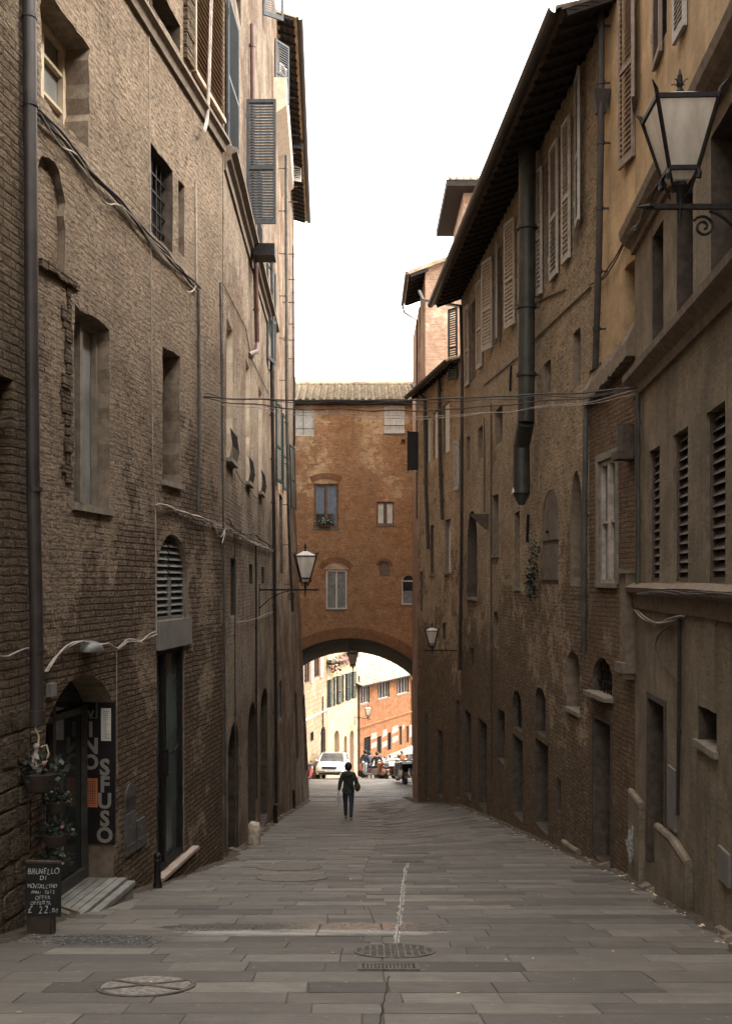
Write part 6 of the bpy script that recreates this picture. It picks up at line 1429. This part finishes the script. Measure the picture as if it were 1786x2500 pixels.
def car():
    X, D = (803 - CX) / F * 59, 59.0
    root = empty('parked_car', (X, D, gz(X, D)), R(-5), 'silver-white people carrier parked nose-on against the beige house beyond the archway', 'car')
    root.rotation_euler = (math.atan2(gz(0, 63) - gz(0, 59), 4), 0, R(-5)); W = .87
    def sec(y, w, zb, zm, zt, wt): return [(-w * .96, y, zb), (-w, y, (zb + zm) / 2), (-w * .985, y, zm), (-wt, y, zt), (-wt * .5, y, zt + .025), (wt * .5, y, zt + .025), (wt, y, zt), (w * .985, y, zm), (w, y, (zb + zm) / 2), (w * .96, y, zb)]
    m = MB(); loft(m, [sec(-.02, W * .70, .34, .5, .58, W * .6), sec(.06, W * .9, .26, .58, .72, W * .78), sec(.22, W * .97, .24, .68, .86, W * .82), sec(.55, W, .24, .78, .95, W * .85), sec(1.0, W, .24, .88, 1.03, W * .86), sec(1.2, W, .24, .92, 1.05, W * .88), sec(3.6, W, .24, .95, 1.06, W * .9), sec(4.2, W * .95, .3, .9, 1.04, W * .85), sec(4.3, W * .85, .4, .7, .95, W * .7)])
    m.build('body', CARP, root, smooth=True)
    m = MB(); loft(m, [[(-.66, 1.72, 1.52), (.66, 1.72, 1.52), (.60, 1.72, 1.58), (-.60, 1.72, 1.58)], [(-.66, 2.3, 1.57), (.66, 2.3, 1.57), (.6, 2.3, 1.64), (-.6, 2.3, 1.64)], [(-.66, 3.7, 1.54), (.66, 3.7, 1.54), (.6, 3.7, 1.6), (-.6, 3.7, 1.6)]])
    for s in (-1, 1): m.bar((s * .78, .98, 1.02), (s * .65, 1.74, 1.55), .06, .05); m.bar((s * .76, 4.15, 1.0), (s * .64, 3.7, 1.56), .1, .07); m.bar((s * .79, 2.3, 1.02), (s * .66, 2.35, 1.56), .07, .05)
    m.build('roof', CARP, root)
    m = MB(); m.hull8([(-.75, .99, 1.02), (.75, .99, 1.02), (.74, 1.02, 1.02), (-.74, 1.02, 1.02)], [(-.62, 1.71, 1.53), (.62, 1.71, 1.53), (.62, 1.74, 1.53), (-.62, 1.74, 1.53)]); m.build('windscreen', glassy('car_glass', (.05, .055, .06), .04, .9), root)
    for s in (-1, 1):
        m = MB(); m.hull8([(s * .765, 1.05, 1.04), (s * .765, 3.95, 1.04), (s * .745, 3.95, 1.04), (s * .745, 1.05, 1.04)], [(s * .65, 1.76, 1.53), (s * .65, 3.6, 1.53), (s * .63, 3.6, 1.53), (s * .63, 1.76, 1.53)]); m.build('side_window', M['pane_dark'], root)
        m = MB(); m.hull8([(s * .5, -.035 + .06, .62), (s * .80, .10, .62), (s * .80, .16, .62), (s * .5, .05, .62)], [(s * .47, .05, .74), (s * .80, .16, .80), (s * .80, .24, .80), (s * .47, .12, .74)]); m.build('headlight', simple('lamp_glass', (.55, .5, .42), .15, spec=.9), root)
        m = MB().ball((s * .95, 1.12, 1.08), .09, 8, (1.1, .7, .8)); m.build('wing_mirror', CARP, root, smooth=True)
        m = MB().bar((s * .58, 1.8, 1.64), (s * .58, 3.6, 1.63), .03, .04); m.build('roof_rail', M['iron'], root)
        wheel(root, s * .78, .85, .31, .2); wheel(root, s * .78, 3.55, .31, .2)
    m = MB(); m.hull8([(-.4, -.04, .60), (.4, -.04, .60), (.38, .05, .60), (-.38, .05, .60)], [(-.46, .0, .72), (.46, .0, .72), (.42, .1, .72), (-.42, .1, .72)]); m.build('grille', M['iron'], root)
    m = MB(); m.box(-.74, .74, -.06, .1, .40, .44); m.hull8([(-.6, -.05, .27), (.6, -.05, .27), (.6, .1, .27), (-.6, .1, .27)], [(-.66, -.05, .36), (.66, -.05, .36), (.66, .1, .36), (-.66, .1, .36)]); m.build('bumper_trim', M['iron'], root)
    m = MB().box(-.26, .26, -.075, -.06, .43, .54); m.build('number_plate', M['shutter_white'], root)
car()
def scooter(X, D, rz, paint, label, top=False, screen=False, kind='scooter'):
    root = empty(kind, (X, D, gz(X, D)), rz, label, kind, 'scooters parked below the orange house')
    wheel(root, 0, .62, .23, .11); wheel(root, 0, -.62, .23, .12)
    m = MB(); loft(m, [[(-.04, .66, .35), (.04, .66, .35), (.03, .6, .95), (-.03, .6, .95)], [(-.17, .52, .3), (.17, .52, .3), (.15, .45, .95), (-.15, .45, .95)], [(-.16, .46, .24), (.16, .46, .24), (.15, .4, .9), (-.15, .4, .9)]])
    m.box(-.14, .14, -.15, .48, .22, .3)
    loft(m, [[(-.12, -.05, .26), (.12, -.05, .26), (.13, -.05, .62), (-.13, -.05, .62)], [(-.2, -.35, .3), (.2, -.35, .3), (.17, -.35, .72), (-.17, -.35, .72)], [(-.16, -.8, .45), (.16, -.8, .45), (.12, -.8, .74), (-.12, -.8, .74)], [(-.06, -.92, .6), (.06, -.92, .6), (.05, -.92, .7), (-.05, -.92, .7)]])
    m.build('body', paint, root)
    m = MB(); loft(m, [[(-.1, .08, .66), (.1, .08, .66), (.08, .08, .74), (-.08, .08, .74)], [(-.15, -.3, .7), (.15, -.3, .7), (.13, -.3, .82), (-.13, -.3, .82)], [(-.12, -.75, .74), (.12, -.75, .74), (.1, -.75, .84), (-.1, -.75, .84)]]); m.build('seat', M['iron'], root)
    m = MB(); m.tube([(-.33, .42, 1.02), (-.1, .52, 1.0), (.1, .52, 1.0), (.33, .42, 1.02)], .018, 6); m.tube([(0, .64, .25), (0, .5, 1.0)], .025, 6)
    for s in (-1, 1): m.tube([(s * .22, .48, 1.02), (s * .3, .5, 1.2)], .007, 5); m.ball((s * .32, .5, 1.23), .055, 6, (1, .3, .8))
    m.build('handlebar', M['iron'], root); m = MB().ball((0, .62, .98), .085, 8, (1, .6, 1)); m.build('headlight', simple('lamp_glass', (.55, .5, .42), .15), root, smooth=True)
    m = MB().box(-.05, .05, -.945, -.9, .6, .68); m.build('tail_light', M['flower_red'], root)
    m = MB().box(-.08, .08, -.95, -.94, .42, .55); m.build('number_plate', M['cable_pale'], root)
    if top: m = MB(); loft(m, [[(-.2, -.62, .86), (.2, -.62, .86), (.18, -.62, 1.12), (-.18, -.62, 1.12)], [(-.24, -.8, .86), (.24, -.8, .86), (.2, -.8, 1.16), (-.2, -.8, 1.16)], [(-.2, -1.02, .88), (.2, -1.02, .88), (.16, -1.02, 1.1), (-.16, -1.02, 1.1)]]); m.build('top_case', M['iron'], root)
    if screen: m = MB(); m.hull8([(-.2, .6, 1.02), (.2, .6, 1.02), (.2, .62, 1.02), (-.2, .62, 1.02)], [(-.17, .5, 1.4), (.17, .5, 1.4), (.17, .52, 1.4), (-.17, .52, 1.4)]); m.build('windscreen', M['pane_grey'], root)
    return root
pc = lambda n, c: simple('paint_' + n, c, .25, .1, var=.08, coat=.6, spec=.6)
sc = [(900, 66.5, 60, 'red', (.3, .06, .02), 'red-orange scooter behind the walking man, leftmost of the parked row', 0, 1), (909, 62.5, 70, 'silver', (.2, .2, .2), 'silver scooter parked between the walking man and the woman', 0, 0),
      (934, 61.5, 20, 'orange', (.22, .07, .015), 'orange scooter with a round rear light right of the woman', 0, 0), (944, 64, 50, 'black', (.02, .02, .022), 'black scooter with windscreen behind the orange one', 0, 1),
      (953, 61.5, 35, 'dark', (.035, .035, .04), 'black scooter seen from behind, between the orange one and the rider', 1, 0), (962, 63.5, 65, 'grey', (.16, .16, .17), 'grey scooter partly hidden left of the rider', 0, 1),
      (1003, 60, 30, 'green', (.04, .06, .05), 'dark green scooter right of the rider', 0, 1), (1012, 57, 15, 'coal', (.03, .03, .03), 'coal-black scooter at the corner of the archway', 1, 1), (981, 60.2, 12, 'rust', (.12, .1, .09), 'scooter ridden by the man in the orange-brown jacket', 0, 1)]
for x, D, a, n_, c, lab, tp, scn in sc:
    X = (x - CX) / F * D; scooter(X, D, R(a), pc(n_, c), lab, tp, scn)
o = scooter((979 - CX) / F * 55, 55.0, R(14), pc('charcoal', (.05, .048, .045)), 'big dark scooter with wide body and top case, nearest the arch on the right', True, False); o.scale = (1.55, 1.15, 1.15)
o = scooter((1000 - CX) / F * 55.6, 55.6, R(20), pc('coal', (.03, .03, .03)), 'black scooter tucked beside the big dark one at the arch foot', True, False); o.scale = (1.2, 1.1, 1.1)
o = scooter((750 - CX) / F * 56, 56.0, R(170), pc('redd', (.3, .04, .03)), 'red scooter peeping out behind the left foot of the archway')
# red-orange helmets on seats etc.
p = gl(934, 60.8); m = MB().ball((0, 0, 0), .14, 10); hm = m.build('helmet', pc('orange', (.22, .07, .015)), None, smooth=True, loc=(p[0], p[1] - .1, p[2] + .98)); tag(hm, 'orange helmet resting on the seat of the orange scooter', 'helmet')

# ================================================================== LIGHT, WORLD, CAMERA
EL, AZ = 48.0, 104.0      # sun elevation; azimuth from +Y towards +X
w = bpy.data.worlds.new('World'); SC.world = w; w.use_nodes = True; nt = w.node_tree; nt.nodes.clear(); g = NT(nt)
out = nt.nodes.new('ShaderNodeOutputWorld'); sk = nt.nodes.new('ShaderNodeTexSky'); sk.sky_type = 'NISHITA'; sk.sun_disc = False; sk.sun_elevation = R(EL); sk.sun_rotation = R(AZ); sk.dust_density = 5
hs = nt.nodes.new('ShaderNodeHueSaturation'); hs.inputs['Saturation'].default_value = .12; g.l(sk.outputs[0], hs.inputs['Color'])
b1 = nt.nodes.new('ShaderNodeBackground'); g.l(hs.outputs[0], b1.inputs[0]); b1.inputs[1].default_value = .07
b2 = nt.nodes.new('ShaderNodeBackground'); b2.inputs[0].default_value = (1.0, .97, .93, 1); b2.inputs[1].default_value = SKYB = 1.08
ad = nt.nodes.new('ShaderNodeAddShader'); g.l(b1.outputs[0], ad.inputs[0]); g.l(b2.outputs[0], ad.inputs[1]); g.l(ad.outputs[0], out.inputs[0])
sl = bpy.data.lights.new('sun', 'SUN'); sl.energy = 1.4; sl.angle = R(16); sl.color = (1, .93, .83); so_ = bpy.data.objects.new('sun', sl); COL.objects.link(so_)
d = Vector((math.sin(R(AZ)) * math.cos(R(EL)), math.cos(R(AZ)) * math.cos(R(EL)), math.sin(R(EL)))); so_.rotation_euler = (-d).to_track_quat('-Z', 'Y').to_euler(); so_.location = (20, 20, 60)
cam = bpy.data.cameras.new('camera'); co = bpy.data.objects.new('camera', cam); COL.objects.link(co); co.location = (0, 0, CH); co.rotation_euler = (R(90), 0, 0)
cam.sensor_fit = 'VERTICAL'; cam.sensor_height = 36; cam.sensor_width = 24; cam.lens = 36 * F / 2500; cam.shift_y = (HY - 1250) / 2500; cam.shift_x = 0; cam.clip_end = 3000; cam.clip_start = .05
SC.camera = co
SC.view_settings.view_transform = 'Standard'; SC.view_settings.look = 'None'; SC.view_settings.gamma = 1; SC.view_settings.exposure = 1.95; SC.view_settings.use_curve_mapping = False
SC.cycles.use_denoising = True; SC.cycles.max_bounces = 8; SC.cycles.diffuse_bounces = 6; SC.cycles.use_adaptive_sampling = True; SC.cycles.sample_clamp_indirect = 8
